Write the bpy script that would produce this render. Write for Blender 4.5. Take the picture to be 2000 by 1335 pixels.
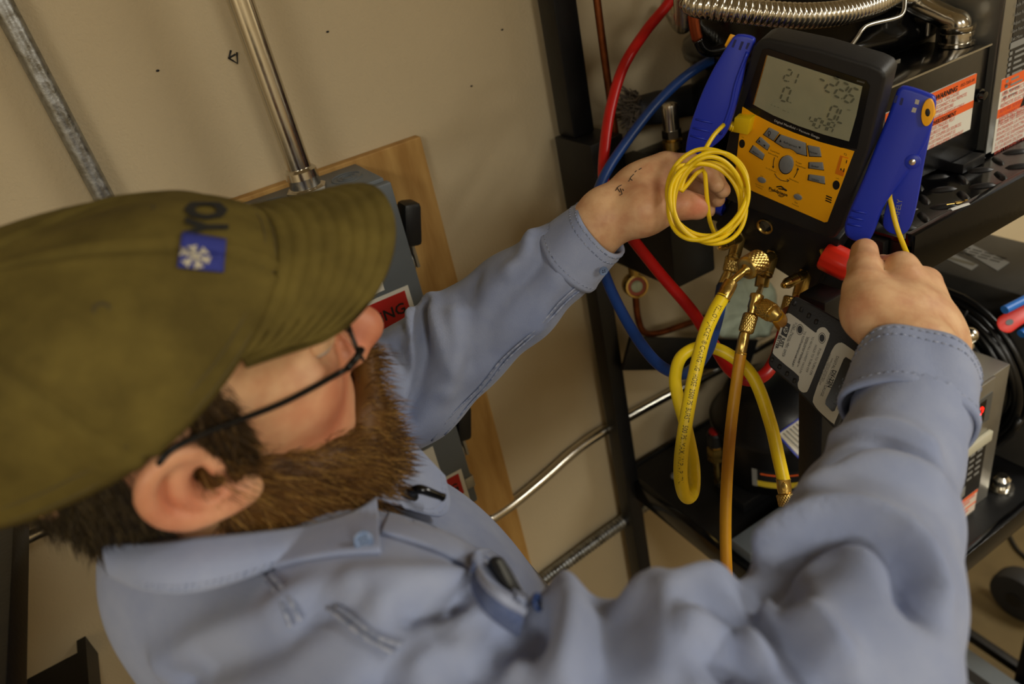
import bpy, bmesh, math, random
import numpy as np
from mathutils import Vector, Matrix
from mathutils.bvhtree import BVHTree

for _o in list(bpy.data.objects):
    bpy.data.objects.remove(_o, do_unlink=True)
SC = bpy.context.scene
COL = SC.collection
random.seed(7)
RNG = np.random.default_rng(11)

# ------------------------------------------------------------------ camera
CZ = 1.85                                   # height of the lens above the floor
F = 1450.0                                  # focal length in pixels of the 2000 px frame
RC = np.array([[0.842789, -0.502724, -0.192292],
               [-0.404728, -0.356389, -0.842130],
               [0.354828, 0.787563, -0.503826]])   # world axes seen in camera axes (right, down, forward)
cam_data = bpy.data.cameras.new('camera')
cam = bpy.data.objects.new('camera', cam_data)
COL.objects.link(cam)
cam_data.sensor_width = 36.0
cam_data.lens = 36.0 * F / 2000.0
_m = RC.T @ np.diag([1.0, -1.0, -1.0])
_M = Matrix.Identity(4)
for _i in range(3):
    for _j in range(3):
        _M[_i][_j] = _m[_i, _j]
_M.translation = (0, 0, CZ)
cam.matrix_world = _M
cam_data.clip_start = 0.02
cam_data.dof.use_dof = True
cam_data.dof.focus_distance = 0.73
cam_data.dof.aperture_fstop = 4.5
SC.camera = cam

# ------------------------------------------------------------------ light
world = bpy.data.worlds.new('room_air')
SC.world = world
world.use_nodes = True
world.node_tree.nodes['Background'].inputs[0].default_value = (1.0, 0.93, 0.80, 1)
world.node_tree.nodes['Background'].inputs[1].default_value = 0.02

def area_light(name, loc, sx, sy, watts, col, target=None):
    d = bpy.data.lights.new(name, 'AREA')
    d.shape = 'RECTANGLE'
    d.size = sx
    d.size_y = sy
    d.energy = watts
    d.color = col
    o = bpy.data.objects.new(name, d)
    COL.objects.link(o)
    o.location = loc
    if target is not None:
        o.rotation_euler = (Vector(target) - Vector(loc)).to_track_quat('-Z', 'Y').to_euler()
    return o

CEIL = 2.75
LAMPS = [(0.2, -2.0, 0.6, 1.2, 38.0), (-1.6, -1.5, 0.6, 1.2, 38.0), (2.3, -0.75, 0.6, 1.2, 52.0)]
for _k, (_x, _y, _sx, _sy, _w) in enumerate(LAMPS):
    area_light('ceiling_lamp', (_x, _y, CEIL - 0.075), _sx - 0.06, _sy - 0.06, _w, (1.0, 0.965, 0.87))

SC.view_settings.view_transform = 'Standard'
SC.view_settings.look = 'None'
SC.view_settings.gamma = 1.0
SC.view_settings.use_curve_mapping = False
SC.view_settings.exposure = 0.0

# ------------------------------------------------------------------ pixels to places (relative to the lens)
def A(*v):
    return np.array(v, float)
def ray(x, y):
    return RC.T @ np.array([(x - 1000) / F, (y - 667.5) / F, 1.0])
def onX(x, y, X):
    r = ray(x, y); return r * X / r[0]
def onY(x, y, Y):
    r = ray(x, y); return r * Y / r[1]
def onZ(x, y, Z):
    r = ray(x, y); return r * Z / r[2]
def pD(x, y, d):
    return ray(x, y) * d
def onP(x, y, o, n):
    r = ray(x, y); return r * (np.dot(o, n) / np.dot(r, n))
def depth(p):
    return float((RC @ p)[2])
def unit(v):
    v = np.asarray(v, float); return v / (np.linalg.norm(v) + 1e-12)

# ------------------------------------------------------------------ mesh helpers
def catmull(P, n=8, closed=False):
    P = [np.asarray(p, float) for p in P]
    N = len(P)
    out = []
    segs = N if closed else N - 1
    for i in range(segs):
        if closed:
            p0, p1, p2, p3 = P[(i - 1) % N], P[i], P[(i + 1) % N], P[(i + 2) % N]
        else:
            p1, p2 = P[i], P[i + 1]
            p0 = P[i - 1] if i > 0 else 2 * p1 - p2
            p3 = P[i + 2] if i + 2 < N else 2 * p2 - p1
        for k in range(n):
            t = k / n
            out.append(0.5 * ((2 * p1) + (-p0 + p2) * t + (2 * p0 - 5 * p1 + 4 * p2 - p3) * t * t + (-p0 + 3 * p1 - 3 * p2 + p3) * t ** 3))
    if not closed:
        out.append(P[-1])
    return np.array(out)

def perp(a):
    a = unit(a)
    h = A(0, 0, 1) if abs(a[2]) < 0.9 else A(1, 0, 0)
    u = unit(np.cross(h, a))
    return u, np.cross(a, u)

class MB:
    def __init__(s):
        s.V = []; s.F = []
    def add(s, v, f):
        b = len(s.V)
        s.V.extend([np.asarray(q, float) for q in v])
        s.F.extend([tuple(b + i for i in q) for q in f])
        return s
    def box(s, c, half, ax=None):
        ax = np.eye(3) if ax is None else np.asarray(ax, float)
        c = np.asarray(c, float)
        v = [c + ax[0] * half[0] * i + ax[1] * half[1] * j + ax[2] * half[2] * k for i in (-1, 1) for j in (-1, 1) for k in (-1, 1)]
        f = [(0, 1, 3, 2), (4, 6, 7, 5), (0, 4, 5, 1), (2, 3, 7, 6), (0, 2, 6, 4), (1, 5, 7, 3)]
        return s.add(v, f)
    def bb(s, x0, x1, y0, y1, z0, z1):
        return s.box(A((x0 + x1) / 2, (y0 + y1) / 2, (z0 + z1) / 2), (abs(x1 - x0) / 2, abs(y1 - y0) / 2, abs(z1 - z0) / 2))
    def lathe(s, o, axis, prof, n=24, knurl=None, caps=True, ref=None, hexa=False):
        a = unit(axis); o = np.asarray(o, float)
        u, w = perp(a)
        if ref is not None:
            u = unit(np.asarray(ref) - a * np.dot(ref, a)); w = np.cross(a, u)
        v = []
        for (t, r) in prof:
            for k in range(n):
                th = 2 * math.pi * k / n
                rr = r
                if knurl and knurl[2] <= t <= knurl[3]:
                    rr = r * (1 + knurl[1] * (max(math.sin(knurl[0] * th + knurl[4] * t), math.sin(knurl[0] * th - knurl[4] * t))))
                v.append(o + a * t + (u * math.cos(th) + w * math.sin(th)) * rr)
        f = []
        m = len(prof)
        for i in range(m - 1):
            for k in range(n):
                f.append((i * n + k, i * n + (k + 1) % n, (i + 1) * n + (k + 1) % n, (i + 1) * n + k))
        if caps:
            f.append(tuple(range(n - 1, -1, -1)))
            f.append(tuple(range((m - 1) * n, m * n)))
        return s.add(v, f)
    def cyl(s, p0, p1, r0, r1=None, n=20, caps=True, ref=None):
        p0 = np.asarray(p0, float); p1 = np.asarray(p1, float)
        L = np.linalg.norm(p1 - p0)
        return s.lathe(p0, p1 - p0, [(0, r0), (L, r0 if r1 is None else r1)], n, caps=caps, ref=ref)
    def tube(s, P, r, n=8, closed=False, caps=True, flat=None):
        P = np.asarray(P, float); N = len(P)
        R = np.full(N, r, float) if np.isscalar(r) else np.asarray(r, float)
        T = np.zeros_like(P)
        if closed:
            T = np.roll(P, -1, 0) - np.roll(P, 1, 0)
        else:
            T[1:-1] = P[2:] - P[:-2]; T[0] = P[1] - P[0]; T[-1] = P[-1] - P[-2]
        T /= (np.linalg.norm(T, axis=1, keepdims=True) + 1e-12)
        u, _ = perp(T[0])
        v = []
        for i in range(N):
            u = unit(u - T[i] * np.dot(u, T[i])); w = np.cross(T[i], u)
            for k in range(n):
                th = 2 * math.pi * k / n
                v.append(P[i] + (u * math.cos(th) + w * math.sin(th)) * R[i])
        f = []
        for i in range(N if closed else N - 1):
            j = (i + 1) % N
            for k in range(n):
                f.append((i * n + k, i * n + (k + 1) % n, j * n + (k + 1) % n, j * n + k))
        if caps and not closed:
            f.append(tuple(range(n - 1, -1, -1))); f.append(tuple(range((N - 1) * n, N * n)))
        return s.add(v, f)
    def prism(s, poly, off):
        n = len(poly); off = np.asarray(off, float)
        v = [np.asarray(p, float) for p in poly] + [np.asarray(p, float) + off for p in poly]
        f = [tuple(range(n)), tuple(range(2 * n - 1, n - 1, -1))]
        for i in range(n):
            j = (i + 1) % n
            f.append((i, i + n, j + n, j))
        return s.add(v, f)
    def ell(s, c, rad, ax=None, nu=20, nv=12):
        ax = np.eye(3) if ax is None else np.asarray(ax, float)
        c = np.asarray(c, float)
        v = [c + ax[2] * rad[2]]
        for i in range(1, nv):
            p = math.pi * i / nv
            for k in range(nu):
                t = 2 * math.pi * k / nu
                v.append(c + ax[0] * rad[0] * math.sin(p) * math.cos(t) + ax[1] * rad[1] * math.sin(p) * math.sin(t) + ax[2] * rad[2] * math.cos(p))
        v.append(c - ax[2] * rad[2])
        f = [(0, 1 + k, 1 + (k + 1) % nu) for k in range(nu)]
        for i in range(nv - 2):
            for k in range(nu):
                a = 1 + i * nu + k; b = 1 + i * nu + (k + 1) % nu
                f.append((a, a + nu, b + nu, b))
        e = len(v) - 1; q = 1 + (nv - 2) * nu
        f += [(e, q + (k + 1) % nu, q + k) for k in range(nu)]
        return s.add(v, f)
    def grid(s, G, closed_u=False, flip=False):
        G = np.asarray(G, float); a, b = G.shape[:2]
        v = G.reshape(-1, 3)
        f = []
        for i in range(a - 1):
            for j in range(b if closed_u else b - 1):
                k = (j + 1) % b
                q = (i * b + j, i * b + k, (i + 1) * b + k, (i + 1) * b + j)
                f.append(q[::-1] if flip else q)
        return s.add(v, f)

LOC = {}
def empty(name, label, cat, loc, group=None):
    o = bpy.data.objects.new(name, None)
    o.empty_display_size = 0.02
    COL.objects.link(o)
    o.location = (loc[0], loc[1], loc[2] + CZ)
    LOC[o.name] = np.asarray(loc, float)
    o['label'] = label; o['category'] = cat
    if group: o['group'] = group
    return o

def mk(name, mb, mat, parent=None, smooth=35, bevel=0, bseg=2, label=None, cat=None, group=None, kind=None, fixn=True, solid=0, attrs=None):
    """one mesh object; geometry is given relative to the lens"""
    me = bpy.data.meshes.new(name)
    if isinstance(mb, MB):
        V = np.array(mb.V); Fc = mb.F
    else:
        V, Fc = mb
        V = np.asarray(V, float)
    if parent is not None:
        loc = LOC[parent.name]
    else:
        loc = A((V[:, 0].min() + V[:, 0].max()) / 2, (V[:, 1].min() + V[:, 1].max()) / 2, V[:, 2].min())
    me.from_pydata((V - loc).tolist(), [], [tuple(int(i) for i in q) for q in Fc] if not isinstance(Fc, np.ndarray) else Fc.tolist())
    if fixn or bevel:
        bm = bmesh.new(); bm.from_mesh(me)
        if fixn:
            bmesh.ops.recalc_face_normals(bm, faces=bm.faces)
        if bevel:
            ed = [e for e in bm.edges if len(e.link_faces) == 2 and e.calc_face_angle(0) > 0.5]
            bmesh.ops.bevel(bm, geom=ed, offset=bevel, segments=bseg, profile=0.5, affect='EDGES', clamp_overlap=True)
        bm.to_mesh(me); bm.free()
    if smooth:
        me.polygons.foreach_set('use_smooth', [True] * len(me.polygons))
        if smooth < 180:
            me.set_sharp_from_angle(angle=math.radians(smooth))
    if attrs:
        for k, a in attrs.items():
            at = me.attributes.new(k, 'FLOAT', 'POINT'); at.data.foreach_set('value', np.asarray(a, np.float32))
    me.materials.append(mat)
    o = bpy.data.objects.new(name, me)
    COL.objects.link(o)
    if parent is not None:
        o.parent = parent
    else:
        o.location = (loc[0], loc[1], loc[2] + CZ)
    LOC[o.name] = loc
    if solid:
        md = o.modifiers.new('thickness', 'SOLIDIFY'); md.thickness = solid; md.offset = 0
    if label: o['label'] = label
    if cat: o['category'] = cat
    if group: o['group'] = group
    if kind: o['kind'] = kind
    return o

def text_mesh(body, size, o, u, v, mat, parent, name='lettering', align='LEFT', depth_=0.0002, spacing=1.0, line=1.0, shear=0.0, sx=1.0, bold=0.0, warp=None, valign='TOP_BASELINE', subdiv=0):
    """flat print: text laid on the plane o + a*u + b*v"""
    cu = bpy.data.curves.new('txt', 'FONT')
    cu.body = body; cu.size = 1.0; cu.align_x = align; cu.align_y = valign
    cu.space_character = spacing; cu.space_line = line; cu.shear = shear
    cu.resolution_u = 2; cu.offset = bold
    to = bpy.data.objects.new('txt', cu); COL.objects.link(to)
    dg = bpy.context.evaluated_depsgraph_get(); dg.update()
    tm = bpy.data.meshes.new_from_object(to.evaluated_get(dg))
    if subdiv:
        bm = bmesh.new(); bm.from_mesh(tm)
        bmesh.ops.triangulate(bm, faces=bm.faces)
        for _ in range(subdiv):
            bmesh.ops.subdivide_edges(bm, edges=[e for e in bm.edges if e.calc_length() > 0.12], cuts=1)
            bmesh.ops.triangulate(bm, faces=bm.faces)
        bm.to_mesh(tm); bm.free()
    L = np.array([q.co[:] for q in tm.vertices]) if len(tm.vertices) else np.zeros((0, 3))
    Fc = [tuple(p.vertices) for p in tm.polygons]
    bpy.data.objects.remove(to); bpy.data.curves.remove(cu); bpy.data.meshes.remove(tm)
    if not len(L):
        return None
    u = np.asarray(u, float); v = np.asarray(v, float)
    n = unit(np.cross(u, v))
    if warp is not None:
        V = warp(L[:, 0] * size * sx, L[:, 1] * size)
    else:
        V = np.asarray(o, float) + np.outer(L[:, 0] * size * sx, u) + np.outer(L[:, 1] * size, v) + n * depth_
    return mk(name, (V, Fc), mat, parent, smooth=0, fixn=False)

# ------------------------------------------------------------------ materials
def lin(c):
    return tuple(((x / 255) / 12.92 if x / 255 <= 0.04045 else ((x / 255 + 0.055) / 1.055) ** 2.4) for x in c)
MATS = {}
def mat(name, rgb, rough=0.5, metal=0.0, var=0.0, vscale=8.0, bump=0.0, bscale=60.0, rgb2=None, emit=0.0, trans=0.0, coat=0.0, spec=0.5, stretch=None, detail=4.0, sheen=0.0, sss=0.0, rvar=0.0, ior=1.45):
    if name in MATS:
        return MATS[name]
    m = bpy.data.materials.new(name); m.use_nodes = True
    nt = m.node_tree; b = nt.nodes['Principled BSDF']
    c = lin(rgb)
    b.inputs['Base Color'].default_value = (*c, 1)
    b.inputs['Roughness'].default_value = rough
    b.inputs['Metallic'].default_value = metal
    b.inputs['Specular IOR Level'].default_value = spec
    b.inputs['IOR'].default_value = ior
    if coat: b.inputs['Coat Weight'].default_value = coat
    if trans: b.inputs['Transmission Weight'].default_value = trans
    if sheen:
        b.inputs['Sheen Weight'].default_value = sheen
    if sss:
        b.inputs['Subsurface Weight'].default_value = sss
        b.inputs['Subsurface Radius'].default_value = (0.012, 0.005, 0.003)
        b.inputs['Subsurface Scale'].default_value = 0.4
    if emit:
        b.inputs['Emission Color'].default_value = (*c, 1); b.inputs['Emission Strength'].default_value = emit
    tc = nt.nodes.new('ShaderNodeTexCoord')
    src = tc.outputs['Object']
    if stretch:
        mp = nt.nodes.new('ShaderNodeMapping'); mp.inputs['Scale'].default_value = stretch
        nt.links.new(src, mp.inputs['Vector']); src = mp.outputs['Vector']
    if var or rgb2 or rvar:
        nz = nt.nodes.new('ShaderNodeTexNoise'); nz.inputs['Scale'].default_value = vscale; nz.inputs['Detail'].default_value = detail
        nz.inputs['Roughness'].default_value = 0.6
        nt.links.new(src, nz.inputs['Vector'])
        if var or rgb2:
            rp = nt.nodes.new('ShaderNodeValToRGB')
            c2 = lin(rgb2) if rgb2 else tuple(min(1, x * (1 + var)) for x in c)
            c1 = c if rgb2 else tuple(x * (1 - var) for x in c)
            rp.color_ramp.elements[0].position = 0.35; rp.color_ramp.elements[1].position = 0.65
            rp.color_ramp.elements[0].color = (*c1, 1); rp.color_ramp.elements[1].color = (*c2, 1)
            nt.links.new(nz.outputs['Fac'], rp.inputs['Fac'])
            nt.links.new(rp.outputs['Color'], b.inputs['Base Color'])
        if rvar:
            mr = nt.nodes.new('ShaderNodeMapRange')
            mr.inputs['To Min'].default_value = max(0.02, rough - rvar); mr.inputs['To Max'].default_value = min(1, rough + rvar)
            mr.inputs['From Min'].default_value = 0.3; mr.inputs['From Max'].default_value = 0.7
            nt.links.new(nz.outputs['Fac'], mr.inputs['Value']); nt.links.new(mr.outputs['Result'], b.inputs['Roughness'])
    if bump:
        n2 = nt.nodes.new('ShaderNodeTexNoise'); n2.inputs['Scale'].default_value = bscale; n2.inputs['Detail'].default_value = 3.0
        nt.links.new(src, n2.inputs['Vector'])
        bp = nt.nodes.new('ShaderNodeBump'); bp.inputs['Strength'].default_value = bump; bp.inputs['Distance'].default_value = 0.002
        nt.links.new(n2.outputs['Fac'], bp.inputs['Height']); nt.links.new(bp.outputs['Normal'], b.inputs['Normal'])
    MATS[name] = m
    return m

M_wall = mat('painted_wall', (188, 171, 138), 0.75, bump=0.35, bscale=330, var=0.05, vscale=2.5)
M_floor = mat('floor_tile', (98, 82, 50), 0.55, var=0.12, vscale=6)
M_ceil = mat('ceiling_paint', (205, 198, 182), 0.85)
M_blk = mat('black_paint', (16, 16, 17), 0.42, var=0.25, vscale=30, bump=0.12, bscale=180)
M_blkgloss = mat('black_gloss_enamel', (9, 9, 10), 0.16, bump=0.05, bscale=140, rvar=0.06, vscale=12)
M_plastic = mat('black_plastic', (22, 22, 23), 0.45, bump=0.08, bscale=500)
M_rubber = mat('dark_rubber', (36, 36, 37), 0.62, bump=0.15, bscale=600)
M_steel = mat('brushed_steel', (176, 174, 166), 0.34, 1.0, rvar=0.1, vscale=20)
M_galv = mat('galvanised_steel', (150, 152, 152), 0.36, 1.0, var=0.3, vscale=70, bump=0.25, bscale=120, rvar=0.15)
M_chrome = mat('polished_zinc', (205, 200, 188), 0.2, 1.0, rvar=0.06, vscale=40)
M_alu = mat('aluminium_sheet', (170, 168, 160), 0.4, 0.9, rvar=0.08, vscale=9)
M_brass = mat('brass', (196, 166, 94), 0.3, 1.0, var=0.15, vscale=50, rvar=0.08)
M_copper = mat('copper_tube', (120, 66, 34), 0.42, 0.9, var=0.35, vscale=30)
M_grey = mat('grey_enamel', (92, 98, 102), 0.45, bump=0.06, bscale=250, var=0.05)
M_ply = mat('plywood', (160, 118, 58), 0.6, rgb2=(186, 146, 82), vscale=5, stretch=(9, 9, 1.2), bump=0.1, bscale=60)
M_white = mat('label_white', (218, 214, 200), 0.45)
M_orange = mat('label_orange', (232, 96, 34), 0.45)
M_redink = mat('red_ink', (206, 92, 74), 0.55)
M_blackink = mat('black_ink', (14, 14, 15), 0.55)
M_whiteink = mat('white_ink', (190, 190, 186), 0.5)
M_greyink = mat('grey_ink', (128, 128, 124), 0.5)
M_labelblk = mat('label_black', (24, 24, 25), 0.4)
# ------------------------------------------------------------------ the room
WY = 0.95
RX0, RX1, RY0, RZ0, RZ1 = -2.3, 3.0, -3.0, -CZ, CEIL - CZ
def wall(name, c, m):
    return mk(name, c, m, None, smooth=0, kind='structure')
wall_back = wall('wall_back', MB().bb(RX0 - .1, RX1 + .1, WY, WY + .1, RZ0, RZ1), M_wall)
wall('wall_left', MB().bb(RX0 - .1, RX0, RY0, WY, RZ0, RZ1), M_wall)
wall('wall_right', MB().bb(RX1, RX1 + .1, RY0, WY, RZ0, RZ1), M_wall)
wall('wall_front', MB().bb(RX0 - .1, RX1 + .1, RY0 - .1, RY0, RZ0, RZ1), M_wall)
wall('floor', MB().bb(RX0 - .1, RX1 + .1, RY0 - .1, WY + .1, RZ0 - .1, RZ0), M_floor)
wall('ceiling', MB().bb(RX0 - .1, RX1 + .1, RY0 - .1, WY + .1, RZ1, RZ1 + .1), M_ceil)
wall('baseboard_back', MB().bb(RX0, RX1, WY - .012, WY, RZ0, RZ0 + .1), M_rubber)

_sp = ['by the far corner of the room', 'behind the man', 'above the open floor']
for _k, (_x, _y, _sx, _sy, _w) in enumerate(LAMPS):
    t = empty('ceiling_light', 'rectangular fluorescent ceiling light ' + ['over the middle of the floor', 'behind the man in the cap', 'on the rack side of the room'][_k], 'light', (_x, _y, RZ1 - .07), 'ceiling lights')
    b = MB()
    for (x0, x1, y0, y1) in ((-_sx / 2, _sx / 2, -_sy / 2, -_sy / 2 + .025), (-_sx / 2, _sx / 2, _sy / 2 - .025, _sy / 2), (-_sx / 2, -_sx / 2 + .025, -_sy / 2, _sy / 2), (_sx / 2 - .025, _sx / 2, -_sy / 2, _sy / 2)):
        b.bb(_x + x0, _x + x1, _y + y0, _y + y1, RZ1 - .07, RZ1)
    mk('frame', b, M_ceil, t)
    mk('backing', MB().bb(_x - _sx / 2 + .02, _x + _sx / 2 - .02, _y - _sy / 2 + .02, _y + _sy / 2 - .02, RZ1 - .05, RZ1), M_ceil, t)

# pencil marks on the wall
def on_wall(x, y):
    return onY(x, y, WY - .0006)
_marks = [[(451, 98), (447, 114), (456, 119)], [(446, 114), (460, 106)], [(463, 102), (464, 124), (446, 113)]]
_b = MB()
for s_ in _marks:
    _b.tube([on_wall(*q) for q in s_], .0011, 5)
for q in ((981, 58), (772, 405), (308, 138), (640, 62), (921, 168)):
    _b.ell(on_wall(*q), (.002, .0005, .0012), nu=8, nv=6)
mk('pencil_mark', _b, M_blackink, wall_back, smooth=180)

# ------------------------------------------------------------------ plywood board and switch boxes
BY = WY - .018
brd = mk('plywood_board', MB().bb(.005, .357, BY, WY - .001, -1.32, -.243), M_ply, None, smooth=0, bevel=.0015, label='varnished plywood backing board fixed to the wall behind the grey switch boxes', cat='board')

def switch_box(x0, x1, z0, z1, label, hz, sticker):
    y0 = .822
    t = empty('switch_box', label, 'switch box', ((x0 + x1) / 2, BY, z0), 'grey disconnect boxes on the plywood')
    mk('body', MB().bb(x0 + .004, x1 - .004, y0 + .012, BY - .0005, z0 + .004, z1), M_grey, t, bevel=.002)
    mk('cover', MB().bb(x0, x1, y0, y0 + .014, z0, z1 - .004), M_grey, t, bevel=.003)
    # knockouts in the top
    for cx in (.085, .138, .183, .232):
        for r in ((.021, .013, .007) if cx != .183 else (.021,)):
            b = MB()
            b.tube([A(cx + r * math.cos(a) * 0.9, .882 + r * math.sin(a), z1 + .0003) for a in np.linspace(.3, 6.0, 22)], .0007, 5)
            mk('knockout', b, M_grey, t)
    # lever on the side
    lv = MB()
    lv.cyl(A(x1 - .001, .875, hz), A(x1 + .012, .875, hz), .02, .018)
    lv.box(A(x1 + .016, .868, hz + .022), (.0022, .010, .03))
    br = mk('lever_bracket', lv, M_alu, t, bevel=.001)
    mk('lever_grip', MB().box(A(x1 + .021, .862, hz + .052), (.012, .015, .028), [unit(A(1, 0, -.25)), A(0, 1, 0), unit(A(.25, 0, 1))]), M_plastic, br, bevel=.006)
    mk('catch', MB().bb(x1 - .012, x1 + .002, y0 - .002, y0 + .02, z0 + .03, z0 + .05), M_alu, t, bevel=.001)
    for zz in (z0 + .04, z1 - .05):
        mk('hinge', MB().cyl(A(x0 - .002, y0 + .006, zz - .02), A(x0 - .002, y0 + .006, zz + .02), .004), M_grey, t)
    # stickers
    sx1, sz1 = sticker
    pf = y0 - .0007
    st = mk('warning_sticker', MB().bb(sx1 - .165, sx1, pf, y0, sz1 - .085, sz1), M_white, t, smooth=0)
    mk('red_band', MB().bb(sx1 - .159, sx1 - .006, pf - .0004, pf, sz1 - .043, sz1 - .005), mat('sticker_red', (176, 28, 20), .5), st, smooth=0)
    text_mesh('WARNiNG', .0205, A(sx1 - .011, pf - .0004, sz1 - .033), A(1, 0, 0), A(0, 0, 1), M_blackink, st, align='RIGHT', valign='BOTTOM_BASELINE', bold=.02)
    text_mesh('Arc Flash Hazard', .0135, A(sx1 - .012, pf, sz1 - .055), A(1, 0, 0), A(0, 0, 1), M_blackink, st, align='RIGHT', valign='BOTTOM_BASELINE')
    pp = mk('paper_label', MB().bb(sx1 - .19, sx1 - .03, pf, y0, sz1 + .006, sz1 + .06), M_white, t, smooth=0)
    b = MB()
    for k in range(9):
        zz = sz1 + .012 + k * .005
        b.bb(sx1 - .18, sx1 - .04 - .01 * (k % 3), pf - .0003, pf, zz, zz + .0015)
    mk('printed_lines', b, M_greyink, pp, smooth=0)
    return t
_s1 = onY(796, 556, .822)
switch_box(.045, .265, -.50, -.248, 'upper grey metal switch box with knockouts in its top, conduit rising from it', -.375, (_s1[0], _s1[2]))
_s2 = onY(886, 922, .822)
switch_box(.045, .258, -.755, -.512, 'lower grey metal switch box above the bent conduit, below its twin', -.69, (_s2[0] + .012, _s2[2]))

# ------------------------------------------------------------------ conduits
cx2, cy2 = .181, .882
t = empty('metal_conduit', 'smooth shiny steel conduit rising from the top of the upper switch box', 'conduit', (cx2, cy2, -.248))
mk('pipe', MB().cyl(A(cx2, cy2, -.236), A(cx2 - .004, cy2, RZ1 - .001), .0141, n=32, caps=False), M_chrome, t, smooth=60)
b = MB().lathe(A(cx2, cy2, -.247), A(0, 0, 1), [(0, .0205), (.004, .0215), (.006, .019), (.0065, .0185), (.017, .0185), (.0175, .0195), (.026, .0188), (.029, .0155)], 28)
cn = mk('connector', b, M_chrome, t)
mk('lock_nut', MB().lathe(A(cx2, cy2, -.2475), A(0, 0, 1), [(0, .0245), (.0045, .0245), (.006, .0225)], 8), M_chrome, cn, smooth=20)

pa, pb = onY(8, 30, WY - .0185), onY(193, 402, WY - .0185)
xl = (pa[0] + pb[0]) / 2
t = empty('galvanised_conduit', 'thin rough galvanised conduit running up the bare wall beside the cap', 'conduit', (xl, WY - .0185, -1.0))
mk('pipe', MB().tube([A(xl + .008, WY - .0185, z) for z in (-1.0, -.6, -.2)] + [A(xl, WY - .0185, .2), A(xl - .005, WY - .0185, RZ1 - .001)], .0108, 24, caps=False), M_galv, t, smooth=60)
for z in (-.5, .3):
    mk('strap', MB().bb(xl - .014, xl + .014, WY - .031, WY, z - .008, z + .008), M_galv, t, bevel=.004)

_pp = [(930, 1030), (955, 1014), (1000, 984), (1060, 935), (1120, 882), (1170, 846), (1240, 806), (1310, 768), (1400, 722)]
_P = [onY(x, y, WY - .014) for x, y in _pp]
_P.append(_P[-1] + A(.45, 0, 0))
t = empty('bent_conduit', 'shiny steel conduit bending along the wall between plywood and rack', 'conduit', _P[0])
mk('pipe', MB().tube(catmull(_P, 8), .0102, 20), M_chrome, t, smooth=60)
a_ = _P[1]; d_ = unit(_P[0] - _P[2])
mk('coupling', MB().lathe(a_ - d_ * .006, d_, [(0, .0125), (.002, .0135), (.02, .0135), (.022, .016), (.03, .016), (.032, .012), (.05, .011)], 20), M_chrome, t)

def corrugated(mb, P, r, pitch, amp, n=16):
    P = np.asarray(P); seg = np.linalg.norm(np.diff(P, axis=0), axis=1); s = np.concatenate([[0], np.cumsum(seg)])
    m = int(s[-1] / pitch * 6)
    ss = np.linspace(0, s[-1], m)
    Q = np.stack([np.interp(ss, s, P[:, k]) for k in range(3)], 1)
    ph = (ss / pitch) % 1.0
    prof = np.where(ph < .68, np.sin(ph / .68 * math.pi) ** .5, 0.0)
    mb.tube(Q, r - amp + amp * prof, n)
    return mb
_P = [onY(x, y, WY - .02) for x, y in ((1010, 1168), (1060, 1132), (1130, 1080), (1210, 1022), (1300, 960))]
_P.append(_P[-1] + A(.4, 0, -.02))
mk('flexible_conduit', corrugated(MB(), catmull(_P, 10), .0135, .0075, .0022, 14), M_galv, None, smooth=50, label='ribbed flexible metal conduit low on the wall, below the bent one', cat='conduit')
_P = [onY(x, y, WY - .014) for x, y in ((-60, 1100), (30, 1058), (70, 1038), (110, 1020))]
_P = [A(-1.0, _P[0][1], _P[0][2])] + _P + [A(.02, WY - .014, _P[-1][2])]
mk('wall_conduit', MB().tube(_P, .0105, 18), M_chrome, None, smooth=60, label='shiny horizontal conduit on the wall behind the nape of the neck', cat='conduit')

# ------------------------------------------------------------------ dark shelf unit behind the man
zc = -.42
xb = onZ(10, 1120, zc)[0]
t = empty('black_shelf_unit', 'black metal shelf unit standing against the wall behind the man', 'shelf unit', (xb - .25, .7, RZ0))
for yy in (.30, .90):
    for xx in (xb - .52, xb - .28):
        mk('leg', MB().bb(xx - .018, xx + .018, yy - .02, yy + .02, RZ0, zc - .0105), M_blk, t, bevel=.002)
mk('edge_rail', MB().bb(xb - .016, xb + .016, .15, .93, zc - .01, zc + .02), M_blk, t, bevel=.003)
mk('edge_rail', MB().bb(xb - .556, xb - .52, .15, .93, zc - .01, zc + .02), M_blk, t, bevel=.003)
mk('top_plate', MB().bb(xb - .52, xb - .0165, .15, .93, zc - .01, zc + .004), M_blk, t)
q0 = onZ(155, 1232, -.75)
mk('tray', MB().bb(xb - .5, q0[0], .42, q0[1] - .005, -.775, -.757), M_blk, t)
mk('tray_lip', MB().bb(xb - .5, q0[0], q0[1] - .004, q0[1] + .008, -.775, -.738), M_blk, t)
mk('tray_lip', MB().bb(q0[0] + .0005, q0[0] + .012, .42, q0[1] + .008, -.775, -.738), M_blk, t)
# ------------------------------------------------------------------ rack
ZU, ZL = -.373, -.978            # upper and lower shelf
XL, XR = .60, 1.32
YF, YB = .425, .93
t = rack = empty('equipment_rack', 'black steel rack with a tread plate shelf, standing against the wall', 'rack', ((XL + XR) / 2, (YF + YB) / 2, RZ0))
# back left post leans a little in plan: use the pixels of its edges
pt, pbm = onY(1103, 0, .905), onY(1232, 1000, .905)
xb_ = (pt[0] + pbm[0]) / 2
mk('post', MB().bb(xb_ - .018, xb_ + .019, .89, .93, -.306, RZ1 - .35), M_blk, rack, bevel=.003)
mk('post', MB().bb(xb_ - .017, xb_ + .013, .895, .93, RZ0, -.307), M_blk, rack, bevel=.003)
mk('post', MB().bb(XR - .04, XR, .885, .93, RZ0, RZ1 - .35), M_blk, rack, bevel=.003)
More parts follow.
